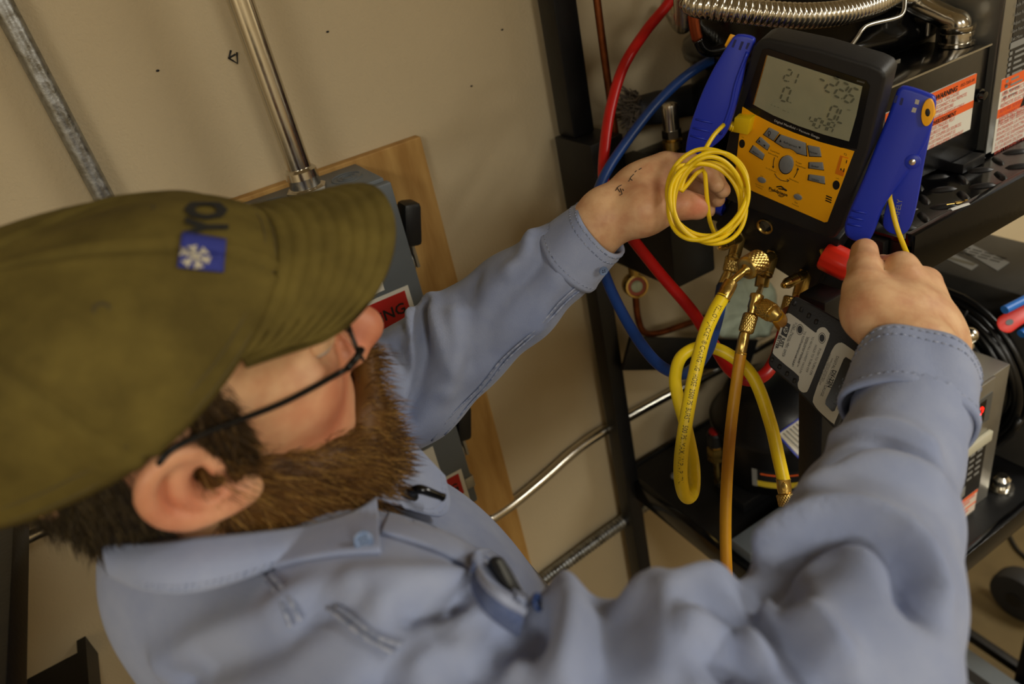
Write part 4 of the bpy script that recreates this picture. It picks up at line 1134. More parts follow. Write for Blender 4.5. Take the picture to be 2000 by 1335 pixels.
# ------------------------------------------------------------------ vacuum gauge
JO = pD(1600, 700, .70)
jn = unit(unit(-JO) + A(-.16, -.06, .12))
def J(x, y, off=0.0):
    return onP(1480 + x / 4.769, 560 + y / 4.769, JO + jn * off, jn)
t = vg = empty('vacuum_gauge', 'black handheld vacuum gauge with silver label plates hanging below the manifold', 'gauge', JO - A(0, 0, .05))
out = [(330, 95), (365, 88), (560, 190), (800, 330), (1040, 500), (1072, 540), (1060, 575), (770, 1270), (735, 1318), (700, 1310), (520, 1120), (330, 930), (110, 740), (98, 700), (105, 665), (300, 140)]
mk('case', MB().prism([J(x, y, .002) for x, y in out], jn * -.026), mat('gauge_rubber', (24, 24, 25), .55, bump=.1, bscale=500), t, bevel=.004, bseg=3)
for k in range(4):
    for (x, y, dx, dy) in ((335 + 68 * k, 170 + 57 * k, 10, -32), (128 + 70 * k, 690 + 65 * k, 8, -24)):
        mk('grip_rib', MB().tube([J(x, y, .002), J(x + dx * .5, y + dy * .5, .003), J(x + dx, y + dy, .002)], .0018, 8), M_rubber, t, smooth=180)
M_sil = mat('silver_label', (168, 164, 150), .45, .25)
def jpl(name, px, off, th, m, par, n=4, bev=0):
    px = [tuple(p) for p in catmull([A(x, y, 0) for x, y in px], n, True)[:, :2]] if n > 1 else px
    return mk(name, MB().prism([J(x, y, off) for x, y in px], jn * -th), m, par, smooth=0, bevel=bev)
la = jpl('label_plate', [(255, 262), (275, 248), (305, 250), (420, 335), (535, 425), (552, 405), (580, 380), (625, 378), (660, 420), (664, 470), (560, 735), (475, 945), (448, 980), (410, 978), (378, 945), (372, 895), (384, 832), (270, 735), (152, 632), (142, 600), (150, 565), (205, 400)], .0027, .001, M_sil, t, n=2)
lb = jpl('label_plate', [(735, 530), (770, 520), (805, 530), (960, 645), (970, 672), (960, 705), (840, 975), (722, 1250), (706, 1274), (640, 1220), (565, 1150), (522, 1090), (517, 1030), (600, 800), (690, 590)], .0027, .001, M_sil, t, n=2)
jpl('display', [(820, 652), (885, 692), (894, 730), (800, 960), (715, 1155), (692, 1160), (628, 1092), (632, 1055), (720, 860), (800, 670)], .0031, .001, mat('gauge_display', (14, 15, 18), .12), lb, n=1)
bb_ = MB()
for k in range(4):
    o_ = J(800 - 30 * k, 840 + 66 * k, .0032); u_ = unit(J(700, 1050, .0032) - J(800, 830, .0032)); seg7(bb_, o_, u_, np.cross(jn, u_), jn, .0095, '8')
mk('display_segments', bb_, mat('faint_segment', (26, 28, 32), .3), lb, smooth=0)
jpl('logo_block', [(250, 318), (306, 350), (268, 472), (214, 440)], .0030, .0006, M_blackink, la, n=1)
jpl('logo_disc', [(262 + 22 * math.cos(q), 402 + 34 * math.sin(q)) for q in np.linspace(0, 6.28, 17)[:-1]], .0032, .0003, M_sil, la, n=1)
def jt(s_, a_, b_, par, **kw):
    return text_fit(s_, J(*a_, .0028), J(*b_, .0028), jn, kw.pop('m', M_blackink), par, **kw)
jt('JB', (258, 380), (246, 424), la, lift=.0007, bold=.03)
jt('JUST', (226, 470), (198, 558), la, bold=.04); jt('BETTER', (196, 448), (162, 568), la, bold=.04)
for s_, a_, b_ in (('PUSH TO TURN ON', (572, 570), (482, 812)), ('HOLD TO TURN OFF', (536, 536), (445, 788)), ('TO RECALL LOWEST VACUUM', (508, 460), (385, 798)), ('Lowest micron reading will be', (470, 465), (365, 740)), ('displayed for 3 seconds', (455, 462), (370, 705)), ('TO RESET LOWEST VACUUM', (434, 410), (315, 735)), ('Turn unit on while unit is', (405, 500), (318, 720)),
                   ('SCALE - Microns, mBar, mmHg,', (352, 330), (232, 650)), ('millibars, Pascals, Torr, mTorr', (330, 345), (222, 640))):
    jt(s_, a_, b_, la)
for cx_, cy_ in ((392, 397), (598, 476)):
    for r_, m_, o_ in ((34, M_blackink, .0029), (30, M_sil, .0031), (24, M_blackink, .0034)):
        jpl('button', [(cx_ + r_ * math.cos(q), cy_ + r_ * 1.5 * math.sin(q)) for q in np.linspace(0, 6.28, 19)[:-1]], o_, .0003, m_, la, n=1)
for s_, a_, b_, bo in (('DIGITAL VACUUM GAUGE', (735, 640), (583, 1010), 0), ('DV-22N', (700, 770), (650, 925), .03), ('AUTO OFF AFTER 10 MINUTES', (884, 780), (738, 1138), 0), ('WHEN DISPLAY SHOWS PRESS', (690, 660), (600, 880), 0), ('DISTRIBUTED BY THE MAKER', (668, 620), (560, 880), 0), ('FOR REPAIRS RETURN UNIT', (655, 700), (570, 910), 0)):
    jt(s_, a_, b_, lb, bold=bo)
# hose stub joining the gauge to the tee
_dj = depth(J(253, 381))
P = catmull([pD(1514, 614, .684), pD(1521, 622, .5 * .69 + .5 * _dj), pD(1527, 632, _dj + .012), pD(1536, 646, _dj + .016)], 6)
mk('hose_stub', MB().tube(P, .0068, 16), M_ha, vg, smooth=180)

# ------------------------------------------------------------------ blue pipe clamps
def clamp_plane(px, d):
    c_ = pD(px[0], px[1], d)
    return c_, unit(unit(-c_) + gn * .6)
def clamp(name, label, front, rear, pcen, d, pad, slots, rivet, ridges):
    o_, n_ = clamp_plane(pcen, d)
    on = lambda x, y, off: onP(x, y, o_ + n_ * off, n_)
    t = empty(name, label, 'clamp', o_ - A(0, 0, .08), 'blue pipe clamp probes')
    f_ = [tuple(p) for p in catmull([A(x, y, 0) for x, y in c1(front)], 3, True)[:, :2]]
    fr = mk('front_jaw', MB().prism([on(x, y, .0) for x, y in f_], n_ * -.011), M_blue, t, bevel=.0035, bseg=3)
    if rear:
        r_ = [tuple(p) for p in catmull([A(x, y, 0) for x, y in c1(rear)], 3, True)[:, :2]]
        mk('rear_jaw', MB().prism([on(x, y, -.012) for x, y in r_], n_ * -.012), M_blue, t, bevel=.003, bseg=3)
    for a_, b_ in ridges:
        (x0, y0), (x1, y1) = c1([a_, b_])
        mk('grip_ridge', MB().tube([on(x0, y0, -.0004), on((x0 + x1) / 2, (y0 + y1) / 2, .0004), on(x1, y1, -.0004)], .0011, 8), M_blue, fr, smooth=180)
    for p_, m_ in slots:
        mk('slot', MB().prism([on(x, y, .0002) for x, y in c1(p_)], n_ * -.0008), m_, fr, smooth=0)
    if pad:
        x, y = c1([pad])[0]
        ov = [on(x + 12.5 * math.cos(q) * 1.0 + 3 * math.sin(q) * -1, y + 27 * math.sin(q), .004) for q in np.linspace(0, 2 * math.pi, 26, False)]
        pd_ = mk('jaw_pad', MB().prism(ov, n_ * -.018), M_yel, t, bevel=.0025, bseg=3)
        ov = [on(x + 5 * math.cos(q), y + 8 * math.sin(q), .0043) for q in np.linspace(0, 2 * math.pi, 16, False)]
        mk('sensor', MB().prism(ov, n_ * -.002), M_blackink, pd_, bevel=.0006)
    if rivet:
        x, y = c1([rivet])[0]; c_ = on(x, y, 0)
        bs = mk('pivot_boss', MB().lathe(c_ - n_ * .001, n_, [(0, .0068), (.0015, .0066), (.0022, .005)], 24), M_blue, t)
        mk('rivet', MB().lathe(c_ + n_ * .001, n_, [(0, .003), (.0012, .0028), (.0018, .001)], 16), M_chrome, bs)
    return t, on
M_slot = mat('slot_dark', (14, 22, 86), .5)
rfront = [(1345, 460), (1385, 450), (1500, 487), (1538, 520), (1528, 610), (1500, 720), (1430, 850), (1380, 920), (1320, 1000), (1262, 1090), (1215, 1215), (1185, 1258), (1130, 1262), (1080, 1240), (1062, 1200), (1075, 1130), (1160, 930), (1225, 760), (1290, 600), (1325, 500)]
rrear = [(1480, 600), (1525, 560), (1515, 660), (1490, 780), (1470, 880), (1448, 1010), (1425, 1120), (1400, 1195), (1360, 1222), (1300, 1212), (1265, 1170), (1280, 1080), (1320, 960), (1370, 860), (1420, 740)]
tcr, onr = clamp('pipe_clamp', 'blue spring pipe clamp with a yellow jaw pad, above the right thumb', rfront, rrear, (1700, 330), .705, (1498, 586),
     [([(1332, 496), (1344, 498), (1334, 536), (1320, 534)], M_slot), ([(1360, 508), (1374, 512), (1364, 548), (1350, 545)], M_slot), ([(1436, 516), (1456, 522), (1450, 545), (1430, 540)], M_steel), ([(1422, 558), (1442, 564), (1434, 588), (1412, 582)], M_steel)], (1420, 842), [((1105, 1095), (1180, 1110)), ((1092, 1130), (1168, 1145)), ((1082, 1165), (1158, 1180))])
text_fit('SAFELY', onr(*c1([(1345, 1150)])[0], -.0119), onr(*c1([(1368, 1040)])[0], -.0119), unit(unit(-pD(1700, 330, .7)) + gn * .6), M_greyink, tcr)
lfront = [(470, 215), (505, 182), (592, 200), (580, 260), (552, 320), (530, 420), (500, 540), (470, 640), (430, 720), (350, 785), (300, 815), (250, 815), (236, 780), (262, 650), (315, 500), (365, 390), (410, 310)]
tcl, onl = clamp('pipe_clamp', 'blue spring pipe clamp hanging beside the screen, above the left hand', lfront, None, (1370, 210), .752, None,
     [([(492, 205), (504, 208), (488, 248), (476, 245)], M_slot), ([(528, 215), (542, 218), (524, 262), (512, 258)], M_slot), ([(560, 222), (574, 224), (558, 258), (548, 254)], M_slot)], None, [((290, 620), (380, 640)), ((275, 665), (365, 685)), ((262, 705), (350, 728))])
mk('grip_fold', MB().tube(catmull([onl(*c1([q])[0], .0002) for q in ((560, 270), (500, 430), (470, 560), (420, 700))], 6), .0016, 8), M_blue, tcl, smooth=180)
mk('yellow_tab', MB().prism([onl(x, y, -.004) for x, y in c1([(470, 175), (500, 185), (450, 250), (440, 235)])], unit(pD(1370, 210, .7)) * .008), M_yel, tcl, bevel=.001)

# ------------------------------------------------------------------ yellow thermocouple leads
t = empty('probe_lead', 'coiled thin yellow probe lead plugged into the gauge face, hanging over the left hand', 'cable', pD(1385, 470, .68))
pl = [(1434, 230), (1466, 233), (1460, 264), (1430, 258)]
mk('plug', MB().prism([G(x, y, .012) for x, y in pl], gn * -.0105), M_lead, t, bevel=.001)
b0, b1 = G(1433, 247, .0075), G(1413, 243, .012)
prof = []
L_ = np.linalg.norm(b1 - b0)
for k in range(5):
    r_ = .0056 - .0007 * k; q = L_ * k / 5
    prof += [(q, r_), (q + L_ * .12, r_), (q + L_ * .13, r_ * .78), (q + L_ * .19, r_ * .78)]
mk('strain_relief', MB().lathe(b0, b1 - b0, prof + [(L_, .002)], 18), M_lead, t, smooth=30)
px = [(1413, 244, .700), (1394, 264, .69), (1378, 290, .685), (1362, 318, .682)]
cs = [(1362, 392), (1392, 380), (1372, 400), (1396, 394), (1376, 374), (1390, 392)]
rx_ = [58, 76, 60, 74, 80, 56]; ry_ = [84, 86, 78, 90, 84, 72]
n0 = 26
for k in range(int(5.1 * n0)):
    tq = k / n0; i_ = min(int(tq), 4); f_ = tq - i_
    cx_ = cs[i_][0] * (1 - f_) + cs[i_ + 1][0] * f_; cy_ = cs[i_][1] * (1 - f_) + cs[i_ + 1][1] * f_
    a_ = -2.2 - 2 * math.pi * tq
    rx = rx_[i_] * (1 - f_) + rx_[i_ + 1] * f_; ry = ry_[i_] * (1 - f_) + ry_[i_ + 1] * f_
    rot = .55 * math.sin(2.1 * tq)
    ex, ey = rx * math.cos(a_), ry * math.sin(a_)
    px.append((cx_ + ex * math.cos(rot) - ey * math.sin(rot), cy_ + ex * math.sin(rot) + ey * math.cos(rot), .668 + .008 * math.sin(tq * 2 * math.pi * 1.27 + .5) + .004 * i_ * .5))
px += [(1372, 330, .69), (1380, 380, .70), (1386, 430, .712), (1398, 462, .735)]
P = catmull([pD(*q) for q in px], 3)
mk('lead', MB().tube(P, .0021, 10), M_lead, t, smooth=180)
t = empty('probe_lead', 'straight yellow probe lead dropping from the right clamp behind the right hand', 'cable', pD(1770, 500, .72))
mk('lead', MB().tube(catmull([pD(*q) for q in ((1758, 340, .722), (1738, 372, .715), (1742, 405, .712), (1752, 445, .712), (1766, 482, .715), (1785, 530, .725), (1800, 600, .74))], 8), .0024, 10), M_lead, t, smooth=180)
# ------------------------------------------------------------------ smooth solids for the body
class Solid:
    def __init__(s):
        s.P = []
    def cap(s, a, b, ra, rb=None, k=.012, sub=False):
        s.P.append(('c', np.asarray(a, float), np.asarray(b, float), ra, ra if rb is None else rb, k, sub)); return s
    def ell(s, c, r, B=None, k=.012, sub=False):
        s.P.append(('e', np.asarray(c, float), np.asarray(r, float), np.eye(3) if B is None else B, None, k, sub)); return s
    def chain(s, pts, rs, k=.006):
        for i in range(len(pts) - 1):
            s.cap(pts[i], pts[i + 1], rs[i], rs[i + 1], k)
        return s
    @staticmethod
    def d1(p, X):
        if p[0] == 'c':
            a, b, ra, rb = p[1:5]; ab = b - a
            t = np.clip(((X - a) @ ab) / (ab @ ab + 1e-12), 0, 1)
            q = X - a - t[:, None] * ab
            return np.sqrt((q * q).sum(1)) - (ra + t * (rb - ra))
        c, r, B = p[1:4]
        q = (X - c) @ B
        k0 = np.sqrt(((q / r) ** 2).sum(1)); k1 = np.sqrt(((q / (r * r)) ** 2).sum(1)) + 1e-9
        return k0 * (k0 - 1) / k1
    def ev(s, X, mask=None, step=1):
        d = np.full(len(X), 1e3)
        for i, p in enumerate(s.P):
            if mask is not None:
                ix = mask[i]
                if not len(ix): continue
                v = s.d1(p, X[ix]); o = d[ix]
            else:
                ix = slice(None); v = s.d1(p, X); o = d
            k = p[5]
            if p[6]:
                v = -v; h = np.maximum(k - np.abs(o - v), 0) / k; d[ix] = np.maximum(o, v) + h * h * k / 4
            else:
                h = np.maximum(k - np.abs(o - v), 0) / k; d[ix] = np.minimum(o, v) - h * h * k / 4
        return d
    def mesh(s, h, lo, hi, n=8):
        lo = np.asarray(lo, float); hi = np.asarray(hi, float)
        H = h * n
        nb = np.ceil((hi - lo) / H).astype(int)
        I = np.stack(np.meshgrid(*[np.arange(m) for m in nb], indexing='ij'), -1).reshape(-1, 3)
        C = lo + (I + .5) * H
        D = np.stack([s.d1(p, C) for p in s.P])
        D2 = D.copy()
        for i, p in enumerate(s.P):
            if p[6]: D2[i] = 1e3
        tot = s.ev(C)
        keep = np.abs(tot) < H * .95 + .004
        I = I[keep]; D = D[:, keep]; mn = D2[:, keep].min(0)
        g = np.arange(n + 1)
        L = np.stack(np.meshgrid(g, g, g, indexing='ij'), -1).reshape(-1, 3)
        m1 = len(L)
        X = (lo + (I[:, None, :] * n + L[None]) * h).reshape(-1, 3)
        mask = []
        rngp = np.arange(m1)
        for i, p in enumerate(s.P):
            bl = np.where((D[i] < H * 1.0 + p[5]) if p[6] else (D[i] < np.maximum(mn, -H) + H * 1.9 + p[5]))[0]
            mask.append((bl[:, None] * m1 + rngp).ravel())
        val = s.ev(X, mask).reshape(len(I), n + 1, n + 1, n + 1)
        ins = val < 0
        cor = [(a, b, c) for a in (0, 1) for b in (0, 1) for c in (0, 1)]
        cnt = sum(ins[:, a:a + n, b:b + n, c:c + n].astype(int) for a, b, c in cor)
        act = (cnt > 0) & (cnt < 8)
        bi, x, y, z = np.where(act)
        gc = I[bi] * n + np.stack([x, y, z], 1)
        vv = np.stack([val[bi, x + a, y + b, z + c] for a, b, c in cor], 1)
        acc = np.zeros((len(bi), 3)); wt = np.zeros(len(bi))
        for e0 in range(8):
            for ax in range(3):
                c0 = cor[e0]
                if c0[ax]: continue
                c1_ = list(c0); c1_[ax] = 1; e1 = cor.index(tuple(c1_))
                a, b = vv[:, e0], vv[:, e1]
                cr = (a < 0) != (b < 0)
                t = np.where(cr, a / (a - b + 1e-20), 0)
                q = np.tile(np.array(c0, float), (len(bi), 1)); q[:, ax] += t
                acc[cr] += q[cr]; wt[cr] += 1
        V = lo + (gc + acc / wt[:, None]) * h
        M = nb * n + 2
        key = (gc[:, 0] * M[1] + gc[:, 1]) * M[2] + gc[:, 2]
        od = np.argsort(key); ks = key[od]
        Fq = []
        for ax in range(3):
            o1, o2 = [q for q in range(3) if q != ax]
            sl0 = [slice(0, n)] * 3; sl1 = [slice(0, n)] * 3; sl1[ax] = slice(1, n + 1)
            A0 = ins[:, sl0[0], sl0[1], sl0[2]]; A1 = ins[:, sl1[0], sl1[1], sl1[2]]
            b_, x, y, z = np.where(A0 != A1)
            base = I[b_] * n + np.stack([x, y, z], 1)
            flip = A0[b_, x, y, z]
            ids = []
            ok = np.ones(len(b_), bool)
            for d1_, d2_ in ((0, 0), (1, 0), (1, 1), (0, 1)):
                c = base.copy(); c[:, o1] -= d1_; c[:, o2] -= d2_
                kk = (c[:, 0] * M[1] + c[:, 1]) * M[2] + c[:, 2]
                j = np.clip(np.searchsorted(ks, kk), 0, len(ks) - 1)
                ok &= ks[j] == kk
                ids.append(od[j])
            q = np.stack(ids, 1)[ok]
            Fq.append(q)
        return V, np.concatenate(Fq)

def vnormals(V, Fq):
    a = V[Fq[:, 2]] - V[Fq[:, 0]]; b = V[Fq[:, 3]] - V[Fq[:, 1]] if Fq.shape[1] == 4 else V[Fq[:, 1]] - V[Fq[:, 0]]
    fn = np.cross(a, b); N = np.zeros_like(V)
    for k in range(Fq.shape[1]):
        np.add.at(N, Fq[:, k], fn)
    return N / (np.linalg.norm(N, axis=1, keepdims=True) + 1e-12)
def orient(V, Fq, S, eps=.002):
    """turn every face outwards"""
    c = V[Fq].mean(1)
    a = V[Fq[:, 2]] - V[Fq[:, 0]]; b = V[Fq[:, 3]] - V[Fq[:, 1]]
    n = np.cross(a, b); n /= np.linalg.norm(n, axis=1, keepdims=True) + 1e-12
    bad = S.ev(c + n * eps) < S.ev(c - n * eps)
    Fq = Fq.copy(); Fq[bad] = Fq[bad][:, ::-1]
    return Fq
def smooth_mesh(V, Fq, it=2, lam=.5):
    E = np.concatenate([Fq[:, [0, 1]], Fq[:, [1, 2]], Fq[:, [2, 3]], Fq[:, [3, 0]]])
    for _ in range(it):
        S_ = np.zeros_like(V); w = np.zeros(len(V))
        np.add.at(S_, E[:, 0], V[E[:, 1]]); np.add.at(w, E[:, 0], 1)
        np.add.at(S_, E[:, 1], V[E[:, 0]]); np.add.at(w, E[:, 1], 1)
        V = V * (1 - lam) + lam * S_ / np.maximum(w, 1)[:, None]
    return V
def polydist(V, P):
    d = np.full(len(V), 1e3); 
    for i in range(len(P) - 1):
        a, b = P[i], P[i + 1]; ab = b - a
        t = np.clip(((V - a) @ ab) / (ab @ ab + 1e-12), 0, 1)
        d = np.minimum(d, np.linalg.norm(V - a - t[:, None] * ab, axis=1))
    return d

# ------------------------------------------------------------------ joints
HB = np.array([[.997, -.019, -.075], [.006, .986, -.167], [.077, .166, .983]])
HO = A(-.027, .435, -.207)
def hd(x, y, z):
    return HO + HB @ A(x, y, z)
NB = A(-.045, .46, -.342)
RS, RE, RW = pD(800, 1440, .392), pD(1640, 1330, .372), pD(1785, 702, .572)
LS, LE, LW = A(-.045, .645, -.385), pD(838, 722, .80), pD(1180, 426, .735)
HIP = A(-.05, .45, -.93)

def cp(x, y, d, w):      # centre pixel, depth, width in pixels across the sleeve
    return pD(x, y, d), w * d / F / 2
Rc = [(pD(800, 1440, .392), .076), (pD(1200, 1475, .375), .073), (pD(1500, 1420, .366), .070), cp(1645, 1290, .372, 400), cp(1668, 1150, .408, 372), cp(1708, 1020, .455, 302), cp(1752, 900, .505, 236), cp(1780, 800, .54, 212), cp(1793, 722, .566, 204)]
Lc = [(LS, .085), cp(720, 790, .80, 250), cp(800, 750, .805, 238), cp(900, 665, .80, 208), cp(1010, 580, .785, 186), cp(1090, 515, .765, 158), cp(1140, 475, .748, 136), cp(1172, 446, .738, 122)]
# ------------------------------------------------------------------ body
S = Solid()
def he(c, r, k=.012, sub=False):
    S.ell(hd(*c), r, HB, k, sub)
def hc(a, b, ra, rb=None, k=.008, sub=False):
    S.cap(hd(*a), hd(*b), ra, rb, k, sub)
he((-.014, 0, .028), (.096, .077, .074))
he((.038, 0, -.025), (.062, .061, .085), .03)
he((.04, 0, -.075), (.052, .053, .04), .03)
he((.08, 0, -.1), (.022, .024, .02), .02)
hc((.082, -.036, .03), (.086, 0, .03), .013, .012, .015); hc((.086, 0, .03), (.082, .036, .03), .012, .013, .015)
for sg in (-1, 1):
    he((.062, sg * .042, -.012), (.022, .022, .02), .02)
    he((.095, sg * .033, .012), (.014, .019, .013), .012, True)
    hc((.107, sg * .0125, -.0285), (.1, sg * .014, -.028), .0088, .008, .006)
    # ear
    def ear(x, y, z):
        ca, sa = math.cos(.5), math.sin(.5); dx, dz = (x + .008) * .86, z * .86
        return A(-.007 + dx * ca - dz * sa, sg * (.079 + (y - .082) * .55), -.002 + dx * sa + dz * ca)
    hx = [(.012, .083, .012), (.006, .088, .026), (-.008, .0935, .031), (-.022, .097, .024), (-.029, .098, .008), (-.026, .096, -.01), (-.015, .091, -.024), (-.004, .086, -.033), (.006, .082, -.03)]
    pts = catmull([ear(x, y, z) for x, y, z in hx], 3)
    for i in range(len(pts) - 1):
        S.cap(hd(*pts[i]), hd(*pts[i + 1]), .0048, .0048, .003)
    S.ell(hd(*ear(-.010, .083, -.001)), (.019, .006, .023), HB, .004)
    ax_ = [(-.002, .0895, .018), (-.014, .0925, .006), (-.013, .091, -.01), (-.003, .0865, -.019)]
    pts = catmull([ear(x, y, z) for x, y, z in ax_], 3)
    for i in range(len(pts) - 1):
        S.cap(hd(*pts[i]), hd(*pts[i + 1]), .0036, .0036, .003)
    S.ell(hd(*ear(-.001, .091, -.004)), (.0085, .0105, .011), HB, .003, True)
    S.ell(hd(*ear(.009, .085, -.002)), (.0045, .005, .0075), HB, .003)
    S.ell(hd(*ear(.002, .084, -.033)), (.0085, .0055, .008), HB, .005)
hc((.093, 0, .022), (.117, 0, -.018), .0088, .0125, .012)
he((.121, 0, -.0225), (.0135, .0135, .012), .008)
hc((.098, -.02, -.062), (.106, 0, -.06), .0045, .0055, .006); hc((.106, 0, -.06), (.098, .02, -.062), .0055, .0045, .006)
hc((.097, -.016, -.07), (.105, 0, -.071), .0048, .006, .006); hc((.105, 0, -.071), (.097, .016, -.07), .006, .0048, .006)
S.cap(hd(-.02, 0, -.05), NB, .058, .056, .03)
S.cap(hd(.03, 0, -.08), NB + A(.035, 0, 0), .04, .045, .03)
# trunk and arms stay inside the clothes
S.cap(NB, RS, .055, .055, .03).cap(NB, LS, .055, .055, .03)
S.ell(A(-.035, .445, -.53), (.13, .17, .17), None, .04).ell(A(.0, .445, -.74), (.15, .165, .21), None, .04)
S.chain([RS] + [c for c, r in Rc[2:8]] + [RW], [.045] + [r * f for (c, r), f in zip(Rc[2:8], (.5, .5, .5, .55, .62, .66))] + [.0275], .02)
S.chain([LS] + [c for c, r in Lc[1:7]] + [LW], [.05] + [r * .68 for c, r in Lc[1:7]] + [.0262], .02)

def hand(W, W2, wr, mcp, fing, thumb, fr, knr):
    """palm rooted at the wrist, four fingers and a thumb"""
    S.cap(W2, W, wr * .98, wr, .015)
    for i, m_ in enumerate(mcp):
        S.cap(W + (m_ - W) * .12, m_, wr * .72, knr[i], .016)
    for i in range(3):
        S.cap(mcp[i] * .5 + W * .5, mcp[i + 1] * .5 + W * .5, .0145, .0145, .016)
        S.cap(mcp[i] * .85 + W * .15, mcp[i + 1] * .85 + W * .15, knr[i] * .92, knr[i + 1] * .92, .012)
    for i, ch in enumerate(fing):
        S.chain([mcp[i]] + ch, [knr[i], fr[i], fr[i] * .92, fr[i] * .82], .005)
    S.chain(thumb[0][:3], thumb[1][:3], .012)
    S.chain(thumb[0][2:], thumb[1][2:], .0035)

q = lambda x, y, d: pD(x, y, d)
# right hand: closed on the red knob
Rm = [q(1760, 522, .630), q(1806, 552, .636), q(1832, 605, .64), q(1834, 662, .63)]
Rf = [[q(1722, 520, .672), q(1682, 540, .69), q(1662, 560, .684)], [q(1775, 560, .688), q(1712, 580, .702), q(1660, 588, .688)], [q(1800, 625, .69), q(1730, 640, .702), q(1676, 640, .686)], [q(1800, 684, .675), q(1746, 690, .688), q(1700, 684, .676)]]
Rt = ([q(1757, 672, .574), q(1704, 612, .596), q(1687, 560, .612), q(1688, 520, .634), q(1688, 490, .655)], [.021, .0195, .0150, .0132, .0115])
hand(RW, RW * .75 + Rc[7][0] * .25, .0275, Rm, Rf, Rt, [.0098, .0102, .0098, .0086], [.0128, .0128, .0122, .0112])
S.ell(q(1730, 610, .602), (.026, .03, .02), None, .02)
S.ell(q(1790, 630, .612), (.024, .03, .022), None, .02)
S.ell(q(1838, 672, .60), (.012, .02, .014), None, .02)
# left hand: fingers behind the gauge, thumb below the coil
Lm = [q(1302, 322, .742), q(1300, 322, .772), q(1292, 340, .797), q(1282, 365, .815)]
Lf = [[q(1348, 318, .760), q(1385, 340, .770), q(1400, 362, .762)], [q(1352, 325, .79), q(1395, 350, .795), q(1412, 372, .785)], [q(1340, 350, .815), q(1385, 372, .815), q(1402, 390, .80)], [q(1326, 380, .828), q(1365, 398, .825), q(1385, 412, .812)]]
Lt = ([q(1215, 420, .728), q(1258, 408, .712), q(1296, 404, .710), q(1335, 400, .708), q(1362, 404, .712)], [.022, .021, .0155, .0138, .0125])
hand(LW, LW * .75 + Lc[6][0] * .25, .026, Lm, Lf, Lt, [.0098, .0102, .0098, .0086], [.0125, .0125, .012, .011])
S.ell(q(1265, 372, .738), (.026, .03, .026), None, .02)
S.ell(q(1258, 418, .722), (.022, .02, .016), None, .018)

P_ALL = [RS, RE, RW, LS, LE, LW, HIP]
lo = A(-.2, .05, -1.0); hi = A(.75, .78, -.04)
V, Fq = S.mesh(.0024, lo, hi)
Fq = orient(V, Fq, S)
V = smooth_mesh(V, Fq, 2, .45)
# blood in the skin: nose, ears, cheeks, knuckles
fl = np.zeros(len(V))
def flush(c, r, a):
    global fl
    fl += a * np.exp(-(np.linalg.norm(V - c, axis=1) / r) ** 2)
flush(hd(.118, 0, -.022), .022, .9); flush(hd(.075, -.045, -.03), .035, .6); flush(hd(.075, .045, -.02), .03, .45)
flush(hd(-.01, -.09, 0), .035, .5); flush(hd(-.01, .09, 0), .035, .5)
flush(q(1695, 600, .59), .012, .35); flush(q(1300, 372, .70), .02, .2); flush(q(1257, 392, .71), .012, .8); flush(q(1362, 404, .70), .014, .6); flush(q(1652, 585, .69), .02, .6)
flush(q(1820, 560, .63), .015, .25); flush(q(1690, 490, .65), .012, .3)
fl = np.clip(fl, 0, 1)

M_skin = mat('skin', (206, 154, 112), .5, sss=.12, bump=.12, bscale=420)
nt = M_skin.node_tree; bs = nt.nodes['Principled BSDF']
at = nt.nodes.new('ShaderNodeAttribute'); at.attribute_name = 'flush'
tcx = nt.nodes.new('ShaderNodeTexCoord'); nz = nt.nodes.new('ShaderNodeTexNoise'); nz.inputs['Scale'].default_value = 55; nz.inputs['Detail'].default_value = 5
nt.links.new(tcx.outputs['Object'], nz.inputs['Vector'])
r1 = nt.nodes.new('ShaderNodeValToRGB'); r1.color_ramp.elements[0].color = (*lin((200, 148, 108)), 1); r1.color_ramp.elements[1].color = (*lin((220, 178, 134)), 1)
r1.color_ramp.elements[0].position = .35; r1.color_ramp.elements[1].position = .65
nt.links.new(nz.outputs['Fac'], r1.inputs['Fac'])
mx = nt.nodes.new('ShaderNodeMix'); mx.data_type = 'RGBA'; mx.inputs['B'].default_value = (*lin((198, 92, 72)), 1)
nt.links.new(at.outputs['Fac'], mx.inputs['Factor']); nt.links.new(r1.outputs['Color'], mx.inputs['A']); nt.links.new(mx.outputs['Result'], bs.inputs['Base Color'])

man = empty('person', 'bearded man in an olive cap and blue work shirt reaching for the gauge', 'person', (HIP[0], HIP[1], RZ0))
body = mk('body', (V, Fq), M_skin, man, smooth=180, fixn=False, attrs={'flush': fl})
BODY_BVH = BVHTree.FromPolygons([Vector(v) for v in V], [tuple(f) for f in Fq.tolist()])
def cast(bvh, x, y, lift=.0005, far=3.0):
    r = unit(ray(x, y)); h = bvh.ray_cast(Vector((0, 0, 0)), Vector(r), far)
    return None if h[0] is None else np.array(h[0]) - r * lift
